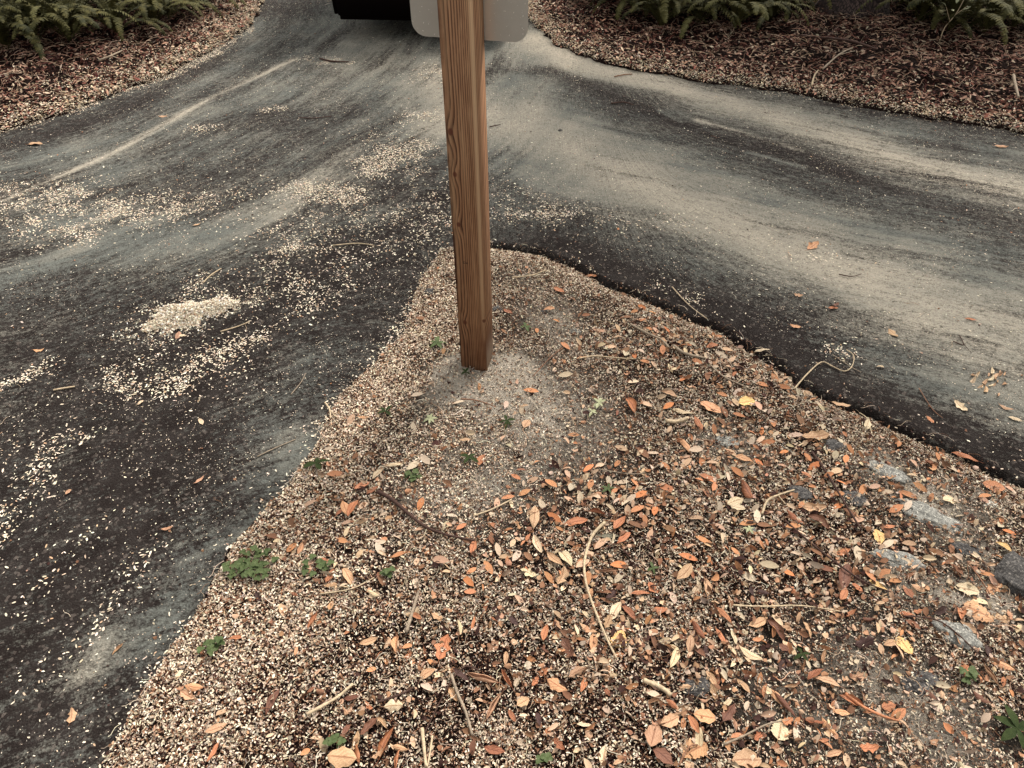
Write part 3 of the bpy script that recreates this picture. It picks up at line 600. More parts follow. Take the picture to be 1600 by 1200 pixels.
ST = [
 ([(945,818),(925,840),(913,880),(917,920),(935,970),(950,1005),(963,1030)], .0042, .0022, 'pale', 'long pale stick bent like a bow, lying among orange leaves right of centre'),
 ([(590,770),(612,782),(640,806),(665,825),(700,838),(742,847)], .006, .0028, 'dark', 'thick dark brown twig sloping across the pale husks left of centre'),
 ([(985,508),(1010,522),(1032,532),(1045,545)], .0045, .0038, 'grey', 'bent grey-brown twig lying behind the curled leaf, right of the post'),
 ([(1052,542),(1070,555),(1102,561)], .006, .0038, 'grey', 'short thick grey twig with a broken end near the right kerb leaves'),
 ([(1110,573),(1130,590),(1160,604),(1188,617)], .0032, .002, 'grey', 'thin straight grey twig ending near the right road edge'),
 ([(905,562),(928,558),(960,561),(992,563)], .0028, .0016, 'pale', 'slim pale twig lying level, right of the sandy post foot'),
 ([(1145,948),(1190,950),(1250,949),(1312,957)], .0024, .0014, 'pale', 'very straight thin pale twig lying level across brown leaves'),
 ([(1320,1085),(1345,1105),(1375,1120),(1402,1128)], .0038, .0024, 'orange', 'orange-brown twig under the toothed orange leaf at lower right'),
 ([(1225,815),(1265,850),(1310,885),(1350,912),(1395,928)], .0030, .0018, 'dark', 'long thin dark twig crossing leaves towards the grey stones'),
 ([(1190,805),(1198,785),(1215,776),(1240,768)], .0034, .0022, 'pale', 'short forked pale twig above the mottled brown leaves on the right'),
 ([(1040,660),(1058,660),(1075,655)], .0065, .005, 'pale', 'chunky segmented pale stem beside the light torn leaf'),
 ([(1268,708),(1290,740),(1320,790),(1345,830)], .0042, .0025, 'dark', 'dark root-like twig beside the crumbled grey asphalt'),
 ([(480,1118),(505,1105),(530,1090),(552,1070)], .0038, .003, 'pale', 'smooth pale stick pointing up and right at lower left'),
 ([(705,1055),(715,1085),(728,1115),(738,1150)], .0038, .0026, 'grey', 'lichened grey stick pointing down below the pale brown leaf'),
 ([(660,1140),(663,1170),(666,1200)], .0040, .003, 'pale', 'pale upright stick end at the bottom edge, left one of two'),
 ([(676,1152),(672,1180),(668,1200)], .0022, .0018, 'pale', 'thin pale stick end at the bottom edge, right one of two'),
 ([(750,1050),(735,1044),(722,1047),(700,1075),(655,1165)], .0020, .0014, 'dark', 'thin dark bowed twig over the curled brown leaves at bottom centre'),
 ([(590,1100),(630,1085),(648,1075)], .003, .002, 'dark', 'short dark twig left of the curled brown leaf at bottom centre'),
 ([(1130,1165),(1165,1150),(1200,1133),(1240,1125)], .0024, .0014, 'grey', 'thin grey twig pointing at the pale yellow toothed leaf'),
 ([(1060,1198),(1075,1170),(1090,1165)], .002, .0014, 'brown', 'small brown twig near the bottom edge right of centre'),
 ([(720,625),(745,628),(775,638)], .0026, .0016, 'brown', 'brown twig just in front of the sandy post foot'),
 ([(740,808),(770,797),(800,782)], .0026, .002, 'pale', 'pale twig above the end of the thick dark twig'),
 ([(800,435),(830,432),(852,424)], .003, .002, 'pale', 'small pale twig right of the post near the tip of the island'),
 ([(832,590),(860,560),(880,545)], .0018, .0014, 'brown', 'thin brown twig in the pale sand patch right of the post'),
 ([(500,930),(550,922),(585,905)], .0018, .0012, 'pale', 'hair-thin pale stem near the small clover sprouts'),
 ([(935,735),(1000,742),(1040,720)], .0018, .0012, 'grey', 'thin grey stem lying in the dark husks right of centre'),
 ([(1345,640),(1355,655),(1362,680)], .0018, .0012, 'pale', 'little pale stem hanging at the broken right road edge'),
 ([(1300,555),(1330,575),(1345,583)], .0016, .0010, 'grey', 'hair-thin grey stem beside the curly tendril on the right asphalt'),
 ([(1240,610),(1262,585),(1283,568),(1300,574),(1318,582),(1330,575),(1333,558),(1322,548)], .0026, .0014, 'pale', 'curly pale tendril lying on the right asphalt beside the kerb'),
 ([(1050,450),(1063,465),(1080,482),(1104,500)], .0024, .0016, 'pale', 'wavy pale twig bridging the right road edge above the island'),
 ([(1435,608),(1455,640),(1472,655)], .0014, .001, 'brown', 'fine brown stem on the right asphalt near the curled fragments'),
 ([(1310,430),(1330,434),(1345,430)], .0022, .0014, 'dark', 'small dark twig on the dusty right lane'),
 ([(1488,535),(1505,540),(1498,525)], .002, .0012, 'dark', 'tiny forked dark twig on the right lane'),
 ([(955,162),(975,160),(990,165)], .0045, .003, 'dark', 'dark twig with a knot on the far right lane'),
 ([(960,120),(975,117),(988,116)], .004, .003, 'brown', 'short brown stick near the far right verge'),
 ([(765,200),(775,198),(782,196)], .0035, .002, 'dark', 'short dark twig behind the post on its right'),
 ([(468,185),(490,186),(517,183)], .0028, .002, 'dark', 'thin dark twig lying on the grey dust, far left lane'),
 ([(500,92),(520,96),(545,97)], .007, .004, 'dark', 'knobbly dark twig in the husk drift on the far left lane'),
 ([(318,443),(330,432),(346,421)], .003, .002, 'pale', 'straight pale stem just beyond the husk heap'),
 ([(345,520),(372,512),(390,505)], .0028, .002, 'pale', 'pale stem to the right of the husk heap'),
 ([(520,385),(560,382),(585,385)], .0028, .002, 'pale', 'pale stem lying level on the left asphalt before the post'),
 ([(85,612),(105,608),(118,606)], .0034, .0026, 'pale', 'pale thin stem on the dark asphalt at far left'),
 ([(455,618),(470,600),(478,585)], .0018, .0012, 'grey', 'fine grey stem on the dark asphalt near the island edge'),
 ([(508,630),(515,640),(517,655)], .0034, .002, 'pale', 'small forked pale twig on the left edge of the island'),
 ([(402,715),(430,702),(462,688)], .0022, .0014, 'grey', 'long fine grey stem on the left asphalt by the island'),
 ([(635,990),(650,940),(655,925)], .0044, .003, 'grey', 'lichened grey stub twig among dense husks left of bottom centre'),
 ([(1005,1065),(1030,1075),(1048,1088)], .0058, .0046, 'pale', 'ringed pale twig below the bent bow-like stick'),
 ([(1510,880),(1530,905),(1545,930)], .0022, .0014, 'brown', 'fine brown twig among the grey stones on the right'),
 ([(1410,965),(1470,975),(1540,1037)], .0022, .0014, 'dark', 'dark thin stem passing in front of the flat pale stone'),
]
for i, (pts, r0, r1, mk, lab) in enumerate(ST):
    br = []
    if 'fork' in lab:
        p0 = pts[len(pts)//2]; br = [[p0, (p0[0]+12, p0[1]+14)]]
    stick(pts, r0, r1, mk, lab, G, seed=i+5, br=br)
stick([(1250,58),(1290,62),(1330,68),(1370,80)], .010, .006, 'dark', 'long dark fallen branch in front of the tree on the right verge', G, 'branch', .03, [[(1290,62),(1310,42)]])
stick([(1285,110),(1310,88),(1330,78)], .006, .004, 'grey', 'thin grey fallen branch on the right verge below the tree', G, 'branch', .03, [[(1310,88),(1335,82)]])
stick([(1582,120),(1585,135),(1590,155)], .009, .007, 'grey', 'short thick grey branch piece on the right verge at the frame edge', G, 'branch', .02)
stick([(1268,135),(1272,120),(1278,112)], .006, .004, 'pale', 'pale broken branch sticking up at the right verge edge', G, 'branch', .02)
stick([(155,97),(175,90),(195,80)], .007, .004, 'grey', 'grey branched twig lying on the left verge leaves', G, 'branch', .02, [[(175,90),(190,95)]])
# ------------------------------------------------------------------ stones
def rock(u, v, lx, ly, h, rz, mtl, label, name='stone', sink=.44):
    x, y = P(u, v); z = hs1(x, y) if hs1(x, y) > -.04 else 0
    bm = bmesh.new(); bmesh.ops.create_icosphere(bm, subdivisions=4, radius=.5)
    sd = random.Random(int(u*7+v)).uniform(0, 50)
    from mathutils import noise as mn
    for vt in bm.verts:
        d = vt.co.normalized(); k = 1+.35*mn.noise(d*1.6+Vector((sd, 0, 0)))+.16*mn.noise(d*5+Vector((0, sd, 0)))+.07*mn.noise(d*14+Vector((0, 0, sd)))
        c_ = d*.5*k; c_.z = math.copysign(abs(c_.z*2)**.6*.5, c_.z)+.12*mn.noise(Vector((c_.x*6, c_.y*6, sd))); vt.co = Vector((c_.x*lx, c_.y*ly, c_.z*h))
    o = link(name, bm_mesh(name, bm, True), mtl); h = h; o.location = (x, y, z+h*(.5-sink)-.004); o.rotation_euler = (0, 0, rz)
    tag(o, label, 'stone', 'stones in the island'); return o
def stone_mat(name, a, b_, c_):
    m, t, b = mat(name); q = N(t); co = q.obj(); n = q.noise(co, 45, 6, .8); n2 = q.noise(co, 160, 4, .7)
    cc = q.mix(q.maprange(n, .35, .6), a, b_); cc = q.mix(q.maprange(n2, .52, .66), cc, c_)
    q.l(cc, b.inputs['Base Color']); b.inputs['Roughness'].default_value = .9; q.l(q.bump(q.math('ADD', n, n2), 1, .008), b.inputs['Normal']); return m
m_st = stone_mat('lichened_stone', (.09, .092, .085), (.30, .295, .27), (.62, .60, .53)); m_sd = stone_mat('dark_stone', (.016, .014, .014), (.085, .08, .078), (.25, .23, .21))
m_sw = stone_mat('white_stone', (.45, .42, .36), (.7, .68, .6), (.8, .78, .7))
rock(1490,1008,.105,.062,.035,R(-40),m_st,'flat pale lichened stone in front of the large orange leaf')
rock(1400,884,.12,.055,.03,R(-20),m_st,'long low grey stone showing through the leaves at right')
rock(1445,815,.17,.075,.035,R(-35),m_st,'largest sloping grey stone slab near the right road edge')
rock(1590,915,.13,.12,.07,R(20),m_sd,'dark rough asphalt lump at the right frame edge')
rock(1246,786,.075,.05,.035,R(-20),m_sd,'dark grey stone beside the forked pale twig')
rock(1300,705,.07,.05,.03,R(30),m_sd,'dark crumbled asphalt piece under leaves behind the slab')
rock(1500,868,.07,.04,.03,R(-10),m_sd,'small dark stone between the slab and the asphalt lump')
rock(1542,796,.035,.026,.018,R(10),m_sw,'small white stone near the right road edge')
rock(672,459,.05,.033,.028,R(10),m_sd,'small dark blue-grey stone on the left edge near the post')
rock(777,494,.035,.03,.025,0,m_sd,'dark pebble touching the right side of the post')
rock(850,497,.03,.03,.02,0,m_sd,'dark pebble in the sandy patch right of the post')
rock(898,527,.035,.03,.02,0,m_st,'grey pebble at the far right of the sandy patch')
rock(1085,1083,.065,.04,.022,R(15),m_sd,'black lump standing in for a dark hollow near the bottom, right of centre')  # added dark lump, takes the place of a dark hollow in the litter
rock(1430,1078,.09,.05,.02,R(15),m_sd,'dark flat chip lying in bare gravelly soil at lower right')
rock(1165,835,.05,.03,.02,R(-50),m_st,'narrow pale grey stone below the two cream leaves')
rock(875,204,.022,.02,.02,0,m_sd,'little black pebble alone on the dusty right lane')
rock(1380,745,.12,.06,.022,R(-35),m_st,'crumbly light grey patch of old asphalt close to the road')
rock(1330,790,.08,.05,.03,R(-30),m_sd,'dark pitted stone left of the sloping slab')
rock(1135,700,.07,.045,.02,R(-20),m_st,'pale stone half buried under rust leaves')
# ------------------------------------------------------------------ fallen leaves, one object each
def leaf_mesh(name, kind, seed):
    rnd = random.Random(seed); nu, nv = 14, 6
    L, W, cup, bend, twist, teeth, edge, tear = {
     'oval':    (1, .42, .24, .30, .5, 0, .05, 0), 'slender': (1, .27, .2, .4, .8, 0, .04, 0),
     'broad':   (1, .66, .2, .25, .4, 0, .10, 0), 'toothed': (1, .86, .10, .12, .2, .10, .05, 0),
     'curled':  (1, .50, .85, .50, .9, 0, .08, 0), 'torn':    (1, .52, .35, .45, .7, 0, .20, 1), 'lobed':   (1, .62, .22, .3, .5, .0, .05, 2)}[kind]
    cup *= rnd.uniform(.6, 1.5)*rnd.choice([1, 1, -1]); bend *= rnd.uniform(-1, 1.3); twist *= rnd.uniform(-1, 1)
    V = []; Fq = []; rib = []; vein = []; skew = rnd.uniform(-.06, .06); phn = rnd.uniform(0, 9)
    for i in range(nu+1):
        t_ = i/nu
        if kind == 'toothed': wd = (math.sin(math.pi*min(1, t_**.62))**.75)*.5*W if t_ < 1 else 0
        elif kind == 'oval' or kind == 'broad': wd = .5*W*(math.sin(math.pi*t_)**.72)
        else: wd = .5*W*(math.sin(math.pi*t_**.85)**.8)
        wd = max(wd, .012)
        for j in range(2*nv+1):
            s = (j-nv)/nv; e = 1+(teeth*(1 if i % 2 else -1) if abs(s) == 1 else 0)+edge*math.sin(t_*17+phn+s*3)*abs(s)
            if tear == 2: e *= 1-.42*abs(s)*(.5+.5*math.cos(t_*19+phn*.2))
            elif tear and abs(s) > .5 and s > 0 and .45 < t_ < .62: e *= .55
            x = t_-.5+ (.10*abs(s)*wd); y = s*wd*e+skew*math.sin(math.pi*t_)
            # cup across as an arc
            ang = cup*s*2.2; rad = wd/(abs(cup)*2.2+1e-3)
            yy = math.copysign(math.sin(min(abs(ang), 2.8))*rad, s)*e if abs(cup) > .05 else y
            zz = math.copysign(1, cup)*(1-math.cos(min(abs(ang), 2.8)))*rad
            tw = twist*(t_-.5); y2 = yy*math.cos(tw)-zz*math.sin(tw)+skew*math.sin(math.pi*t_); z2 = yy*math.sin(tw)+zz*math.cos(tw)
            z2 += bend*((t_-.5)**2)*1.1+.018*math.sin(9*t_+phn)*s+.02*math.sin(phn*2+13*t_)*abs(s)
            V.append((x, y2, z2)); rib.append(1.0 if s == 0 else 0.0)
            vein.append(1.0 if (i+abs(j-nv)) % 3 == 0 and abs(s) < .95 else 0.0)
    w_ = 2*nv+1
    for i in range(nu):
        for j in range(2*nv): a = i*w_+j; Fq.append((a, a+w_, a+w_+1, a+1))
    k0 = len(V)   # stalk: a thin three-sided tube from the base
    for i in range(5):
        t_ = i/4; c_ = (-.5-.2*t_, V[nv][1]+.05*t_*t_, V[nv][2]+.03*t_)
        for k in range(4): a = k*math.pi/2; V.append((c_[0], c_[1]+.010*math.cos(a), c_[2]+.010*math.sin(a))); rib.append(1); vein.append(0)
        if i:
            for k in range(4): p0 = k0+(i-1)*4; Fq.append((p0+k, p0+(k+1) % 4, p0+4+(k+1) % 4, p0+4+k))
    V = np.array(V); V[:, 2] -= np.percentile(V[:, 2], 12)
    me = npmesh(name, V, np.array(Fq), attrs={'rib': np.array(rib), 'vein': np.array(vein)}); me.materials.append(m_leaf); return me
LM = {k: [leaf_mesh('fallen_leaf', k, i*13+n_) for n_ in range(8)] for i, k in enumerate(('oval', 'slender', 'broad', 'toothed', 'curled', 'torn', 'lobed'))}
COLS = {'orange': (.46, .195, .095), 'rust': (.30, .12, .06), 'tan': (.50, .33, .20), 'cream': (.66, .55, .38), 'pinkish': (.45, .27, .17), 'brown': (.17, .075, .045), 'dark brown': (.055, .024, .02), 'yellow': (.74, .52, .22), 'olive grey': (.17, .17, .12), 'pale orange': (.58, .33, .18)}
LEAVES = []
def leaf(u, v, lpx, ang, kind, col, label=None, lift=0.0, tilt=.12, jig=True):
    """u,v centre; lpx length in photo pixels; ang screen angle deg (0 = right, 90 = up)"""
    x, y = P(u, v); z = ground_z(x, y); on_soil = hs1(x, y) > -.02
    if abs(z) > .004: x, y = P(u, v, z)
    a = R(ang); u2, v2 = u+math.cos(a)*lpx/2, v-math.sin(a)*lpx/2; u1, v1 = 2*u-u2, 2*v-v2
    a_, b_ = np.array(P(u1, v1, z)), np.array(P(u2, v2, z)); d = b_-a_; L = float(np.hypot(*d))
    L = min(L, lpx/FPX*2.3*1.25 if v > 500 else L, .14)
    o = bpy.data.objects.new('fallen_leaf', random.choice(LM[kind])); C.objects.link(o)
    o.location = (x, y, z+(.0085 if on_soil else .0015)+lift)
    o.rotation_euler = (random.gauss(0, tilt), random.gauss(0, tilt*.6), math.atan2(d[1], d[0])+(math.pi if random.random() < .5 else 0))
    wj = random.uniform(.85, 1.15); o.scale = (L, L*wj, L)
    c_ = COLS[col]; j = random.uniform(.85, 1.15); o.color = (*(min(k*j*random.uniform(.97, 1.03), .8) for k in c_), 1)
    tag(o, label, 'leaf', 'fallen leaves'); LEAVES.append((o, u, v, lpx, ang, kind, col, L, x, y)); return o
# leaves measured one by one in the photograph: (u, v, length px, angle, shape, colour)
HL = [
 (967,1002,30,70,'toothed','yellow','small bright yellow toothed leaf beside the lower end of the bow-like stick'),
 (1216,1143,34,80,'toothed','cream','pale yellow heart-shaped toothed leaf lying face up near the bottom right'),
 (1084,1176,42,30,'toothed','pale orange','crumpled pale orange toothed leaf by the bottom edge, right of centre'),
 (1328,1098,44,-25,'curled','orange','orange toothed leaf rolled over the orange-brown twig'),
 (1386,1107,22,10,'broad','orange','small orange leaf with a long pale stalk, lower right'),
 (1525,962,55,-25,'toothed','pale orange','largest pale orange ragged leaf above the flat lichened stone'),
 (1510,985,34,-40,'torn','tan','tan torn leaf tucked under the largest orange leaf'),
 (1412,1012,36,-60,'toothed','yellow','cream-yellow toothed leaf with an orange edge, left of the pale stone'),
 (1390,1008,22,15,'oval','tan','small tan leaf touching the cream-yellow toothed leaf'),
 (1508,925,40,-15,'broad','cream','cream leaf on the pale sand left of the asphalt lump'),
 (1566,858,30,-35,'oval','yellow','amber yellow leaf near the right frame edge'),
 (1550,763,36,-15,'broad','orange','orange broad leaf by the right frame edge under the road edge'),
 (1505,718,44,-20,'slender','orange','long orange leaf lying along the broken right road edge'),
 (1272,687,42,5,'torn','tan','big pale tan torn leaf at the foot of the dark root-like twig'),
 (1305,622,30,-5,'oval','cream','upper cream leaf of the pair by the right road edge'),
 (1312,636,30,-10,'oval','tan','lower tan leaf of the pair by the right road edge'),
 (1352,668,22,70,'oval','cream','round cream leaf by the crumbled asphalt'),
 (1378,655,24,-50,'oval','pinkish','pinkish brown leaf standing at the right road edge'),
 (1148,787,26,20,'broad','cream','upper cream leaf of the pair right of centre'),
 (1152,798,24,-10,'broad','cream','lower cream leaf of the pair right of centre'),
 (1165,774,34,-60,'curled','rust','rust leaf sticking up behind the two cream leaves'),
 (1068,897,32,45,'oval','tan','oval tan leaf with a dark midrib, right of the bow-like stick'),
 (1103,921,28,-85,'oval','tan','upright tan oval leaf right of the dark midrib leaf'),
 (1052,1030,34,70,'oval','cream','tall cream oval leaf below and right of the bow-like stick'),
 (1077,1010,28,85,'oval','tan','narrow tan leaf beside the tall cream oval leaf'),
 (962,958,30,60,'oval','cream','greyish cream leaf in the hollow right of the bow-like stick'),
 (949,841,36,0,'slender','olive grey','grey-green leaf touching the top of the bow-like stick'),
 (900,820,38,10,'oval','orange','bright orange oval leaf left of the top of the bow-like stick'),
 (932,806,30,-10,'curled','rust','dark rust curled leaf just above the bow-like stick'),
 (968,822,28,50,'oval','orange','orange leaf just right of the top of the bow-like stick'),
 (974,844,26,35,'oval','orange','orange oval leaf below the grey-green leaf'),
 (835,812,34,85,'oval','tan','upright tan leaf far left of the bow-like stick'),
 (840,853,30,-65,'oval','cream','cream oval leaf below the upright tan leaf'),
 (883,875,34,-55,'oval','cream','pale green-cream leaf standing on edge left of the bow-like stick'),
 (866,876,30,-40,'oval','tan','tan leaf overlapped by the pale green-cream leaf'),
 (826,900,26,-25,'torn','cream','pale rumpled leaf left of the bow-like stick'),
 (877,905,30,70,'torn','tan','tan split leaf left of the middle of the bow-like stick'),
 (852,993,26,75,'oval','orange','upright orange leaf left of the lower bow-like stick'),
 (918,985,32,-30,'slender','tan','slender tan leaf touching the lower bow-like stick'),
 (925,1007,26,85,'oval','pale orange','pale orange leaf below the slender tan leaf'),
 (950,896,30,0,'curled','pinkish','curled pinkish leaf right of the middle of the bow-like stick'),
 (1000,930,32,5,'slender','orange','slender orange leaf level with the middle of the bow-like stick'),
 (1030,955,26,0,'oval','orange','plump orange leaf right of the greyish cream leaf'),
 (980,960,36,-50,'slender','rust','slender rust leaf close right of the greyish cream leaf'),
 (694,1015,42,70,'lobed','orange','lobed orange leaf standing upright above the curled brown leaves'),
 (754,1063,52,-20,'curled','pinkish','large curled pinkish brown leaf, left one of the bottom pair'),
 (772,1108,46,60,'curled','pinkish','large curled pinkish brown leaf, lower one of the bottom pair'),
 (792,1063,34,-60,'curled','orange','orange twisted leaf right of the large curled leaf'),
 (604,1165,58,65,'curled','orange','big crinkled orange leaf at the bottom edge left of centre'),
 (536,1187,46,-5,'broad','tan','broad tan leaf lying in the bottom left corner of the island'),
 (557,1160,30,75,'oval','tan','narrow tan leaf above the broad tan leaf at the bottom edge'),
 (773,1174,34,-15,'oval','rust','rust leaf with orange edge at the bottom edge'),
 (817,1101,22,30,'broad','tan','round flat tan leaf right of the curled bottom leaves'),
 (800,1121,22,-60,'oval','rust','small rust leaf under the round flat tan leaf'),
 (870,1075,36,-30,'torn','pale orange','torn pale orange leaf at the bottom, right of the curled pair'),
 (709,1088,26,-60,'torn','tan','pale brown leaf lying on the lichened grey stick'),
 (668,1057,30,30,'oval','tan','tan leaf left of the large curled pinkish leaf'),
 (790,1032,22,85,'oval','tan','pale tan leaf above the twisted orange leaf'),
 (540,797,24,-70,'oval','pale orange','pale orange leaf at left end of the thick dark twig'),
 (553,798,30,55,'oval','orange','orange leaf resting left of the thick dark twig'),
 (534,802,24,40,'slender','rust','rust folded leaf left of the thick dark twig'),
 (592,744,24,40,'oval','cream','pale cream oval leaf above the thick dark twig'),
 (617,731,26,5,'slender','cream','slender cream leaf above the pale cream oval leaf'),
 (582,770,22,30,'oval','rust','rust leaf touching the upper end of the thick dark twig'),
 (753,722,22,65,'oval','orange','orange oval leaf touching the dark green seedling'),
 (739,858,22,75,'oval','orange','orange leaf touching the lower end of the thick dark twig'),
 (728,691,20,0,'oval','tan','small tan leaf behind the dark green seedling'),
 (823,666,16,60,'broad','tan','small round tan leaf, left of the pale seedling'),
 (570,655,22,0,'slender','pale orange','pale orange leaf near the left edge under the grey seedling'),
 (516,903,24,60,'oval','orange','orange leaf beside the small clover sprouts'),
 (470,860,22,70,'oval','pale orange','pale orange leaf right of the clover patch'),
 (508,880,24,-20,'oval','rust','rust leaf above the small clover sprouts'),
 (545,905,32,-60,'oval','tan','tan leaf standing right of the small clover sprouts'),
 (518,918,22,0,'oval','tan','short tan leaf under the orange leaf by the clover sprouts'),
 (490,975,32,65,'curled','orange','curled orange leaf below the small clover sprouts'),
 (428,1100,44,60,'slender','brown','brown curved leaf above the smooth pale stick'),
 (305,1076,30,-10,'oval','pale orange','pale orange leaf on the lower left slope of the island'),
 (370,1000,22,10,'oval','orange','orange leaf right of the lowest green sprig'),
 (296,1090,26,-30,'torn','tan','tan torn leaf on the lower left slope of the island'),
 (340,1140,38,20,'oval','tan','tan oval leaf in the lower left of the island'),
 (335,1178,36,60,'slender','orange','orange slender leaf in the lower left of the island'),
 (1105,750,30,-25,'oval','orange','orange leaf left of the two cream leaves, further away'),
 (1070,700,34,-50,'slender','pale orange','pale orange folded leaf below the light torn leaf'),
 (1160,721,32,-15,'oval','pale orange','large pale orange oval leaf in the middle of the right side'),
 (1110,640,36,-25,'broad','pale orange','broad pale orange leaf near the middle of the right edge'),
 (1165,632,26,10,'broad','yellow','pale yellow leaf below the thin straight grey twig'),
 (985,637,30,-60,'curled','orange','orange curled leaf left of the chunky segmented stem'),
 (1065,646,38,-15,'slender','cream','light torn strip leaf above the chunky segmented stem'),
 (1090,664,24,-60,'oval','orange','orange leaf right of the chunky segmented stem'),
 (1045,620,26,-20,'oval','tan','tan leaf behind the light torn strip leaf'),
 (937,520,22,-5,'oval','pinkish','pale pinkish leaf on the sandy patch right of the post'),
 (1035,538,20,80,'oval','tan','small tan leaf standing against the bent grey-brown twig'),
 (1190,549,24,8,'slender','cream','cream slender leaf overhanging the right road edge'),
 (925,434,18,-10,'oval','orange','orange leaf near the tip of the island, right side'),
 (873,456,18,-20,'oval','orange','small orange leaf behind the sand, right of the post'),
 (794,490,16,-30,'oval','rust','tiny rust leaf right of the post'),
 (858,487,18,5,'oval','pale orange','tiny pale orange leaf right of the post near two pebbles'),
 (1320,905,40,80,'oval','brown','brown leathery leaf standing upright on the thin dark twig'),
 (1370,918,34,-25,'oval','yellow','yellow-tan leaf at the end of the thin dark twig'),
 (1315,865,24,20,'oval','orange','orange leaf above the brown leathery leaf'),
 (1370,843,24,-70,'broad','yellow','light orange leaf above the long low grey stone'),
 (1388,828,18,10,'oval','orange','small orange leaf above the long low grey stone'),
 (1398,868,20,5,'oval','orange','small orange leaf on top of the long low grey stone'),
 (1277,820,40,-30,'curled','brown','brown folded leaf below the forked pale twig'),
 (1270,797,38,0,'torn','tan','tan leaf with ragged edge beside the dark grey stone'),
 (1240,813,32,-30,'curled','rust','rust curled leaf left of the brown folded leaf'),
 (1482,785,24,0,'broad','cream','cream leaf by the small white stone'),
 (1521,872,26,-35,'oval','cream','cream leaf in the hollow left of the amber leaf'),
 (1560,1040,50,-25,'oval','pale orange','pale orange leaf right of the flat lichened stone'),
 (1545,1058,40,-55,'curled','pinkish','curled pinkish leaf below the flat lichened stone'),
 (1530,1095,34,-35,'curled','brown','brown curled leaf above the dark green rosette'),
 (1300,1180,28,15,'oval','tan','tan oval leaf at the bottom edge in bare soil'),
 (1285,1030,24,80,'curled','tan','tan leaf hanging upright in the lower right gravel'),
 (1215,1095,50,-50,'slender','pale orange','long pale orange leaf at lower right, folded over a brown one'),
 (1225,1105,52,-52,'curled','brown','long brown folded leaf under the pale orange one'),
 (1290,1070,44,-20,'slender','tan','slender tan leaf arching beside the orange toothed leaf'),
 (1100,1122,36,-10,'broad','pale orange','broad pale orange leaf at the bottom right of centre'),
 (1082,1135,34,-60,'oval','orange','orange leaf with a pale rim at the bottom right of centre'),
 (1045,1130,32,25,'broad','tan','tan leaf left of the broad pale orange leaf'),
 (1020,1152,40,75,'broad','pinkish','pinkish leaf standing left of the crumpled toothed leaf'),
 (1035,1185,40,-40,'broad','brown','brown leaf at the bottom edge left of the crumpled toothed leaf'),
 (1165,1192,46,0,'broad','tan','large tan leaf cut by the bottom edge'),
 (1170,1025,44,-30,'slender','cream','slender cream leaf in the brown leaves right of centre'),
 (1110,1065,32,-60,'oval','tan','tan leaf beside the black lump of asphalt'),
 (1120,1062,22,-80,'oval','rust','rust leaf right of the black lump of asphalt'),
 (1160,1075,30,-50,'oval','tan','tan rumpled leaf right of the black lump of asphalt'),
 (1145,998,24,-70,'oval','cream','pale round leaf on a thin stalk, right of centre'),
 (1125,1000,34,-60,'slender','orange','slender orange leaf left of the pale round leaf'),
 (1090,990,34,-50,'curled','rust','rust curled leaf left of the slender orange leaf'),
 (1130,965,34,-45,'slender','orange','orange leaf above the pale round leaf'),
 (1183,975,30,20,'oval','tan','tan leaf curled over on the right of centre'),
 (1210,988,44,-45,'curled','brown','brown boat-shaped leaf right of centre'),
 (1228,985,18,-20,'broad','tan','little tan leaf right of the brown boat-shaped leaf'),
 # leaves lying on the asphalt
 (108,770,12,40,'broad','pinkish','small round pinkish leaf on the dark left asphalt'),
 (112,1120,24,80,'torn','tan','tan torn leaf on the asphalt at lower left'),
 (185,1015,24,45,'curled','tan','little curled tan leaf on the lower left asphalt'),
 (262,826,20,15,'slender','pinkish','slender pinkish leaf on the left asphalt near the clover patch'),
 (312,752,22,35,'slender','pinkish','pinkish leaf on the left asphalt, straight above the slender one'),
 (314,660,14,-60,'oval','cream','cream oval leaf on the left asphalt below the husk heap'),
 (278,525,16,70,'broad','pinkish','pinkish leaf leaning on the near side of the husk heap'),
 (285,525,12,0,'oval','cream','cream leaf flat at the near foot of the husk heap'),
 (220,630,12,40,'oval','cream','round cream leaf on the asphalt near loose husks'),
 (62,548,18,10,'torn','pale orange','torn pale orange leaf on the far left asphalt'),
 (308,352,18,15,'slender','tan','tan leaf on the left lane well beyond the heap'),
 (55,226,24,0,'oval','tan','tan leaf on the left lane close to the left verge'),
 (255,182,14,0,'oval','tan','small tan leaf beside the pale line of dust'),
 (1302,482,16,0,'oval','orange','orange leaf on the dark right lane'),
 (1242,511,18,-5,'oval','pale orange','pale orange leaf on the right lane, near the kerb side'),
 (1247,462,14,-10,'torn','tan','small tan leaf left of the orange leaf on the right lane'),
 (1517,501,20,-15,'slender','orange','orange slender leaf on the dusty right lane'),
 (1453,656,16,-45,'oval','orange','orange leaf lying at the right road edge'),
 (1500,637,26,-40,'torn','cream','cream torn leaf on the right asphalt near the curled fragments'),
 (1585,656,24,-20,'oval','cream','cream leaf on the right asphalt by the frame edge'),
 (1563,230,20,-5,'oval','pale orange','pale orange leaf on the far right lane by the verge'),
 (1570,638,26,-25,'slender','tan','tan slender leaf below the curled fragments'),
 (1270,385,18,30,'torn','pale orange','crumpled pale orange leaf on the middle of the right lane'),
 (1395,522,20,-40,'torn','tan','crumpled tan leaf on the right lane above the kerb'),
 (1305,478,10,30,'torn','brown','tiny brown leaf behind the orange one on the dark right lane'),
 (1375,575,12,-5,'oval','cream','tiny cream leaf on the right asphalt'),
 (1112,545,20,15,'oval','orange','orange leaf by the top of the right road edge'),
]
for h in HL: leaf(*h[:6], label=h[6], lift=random.uniform(0, .004))
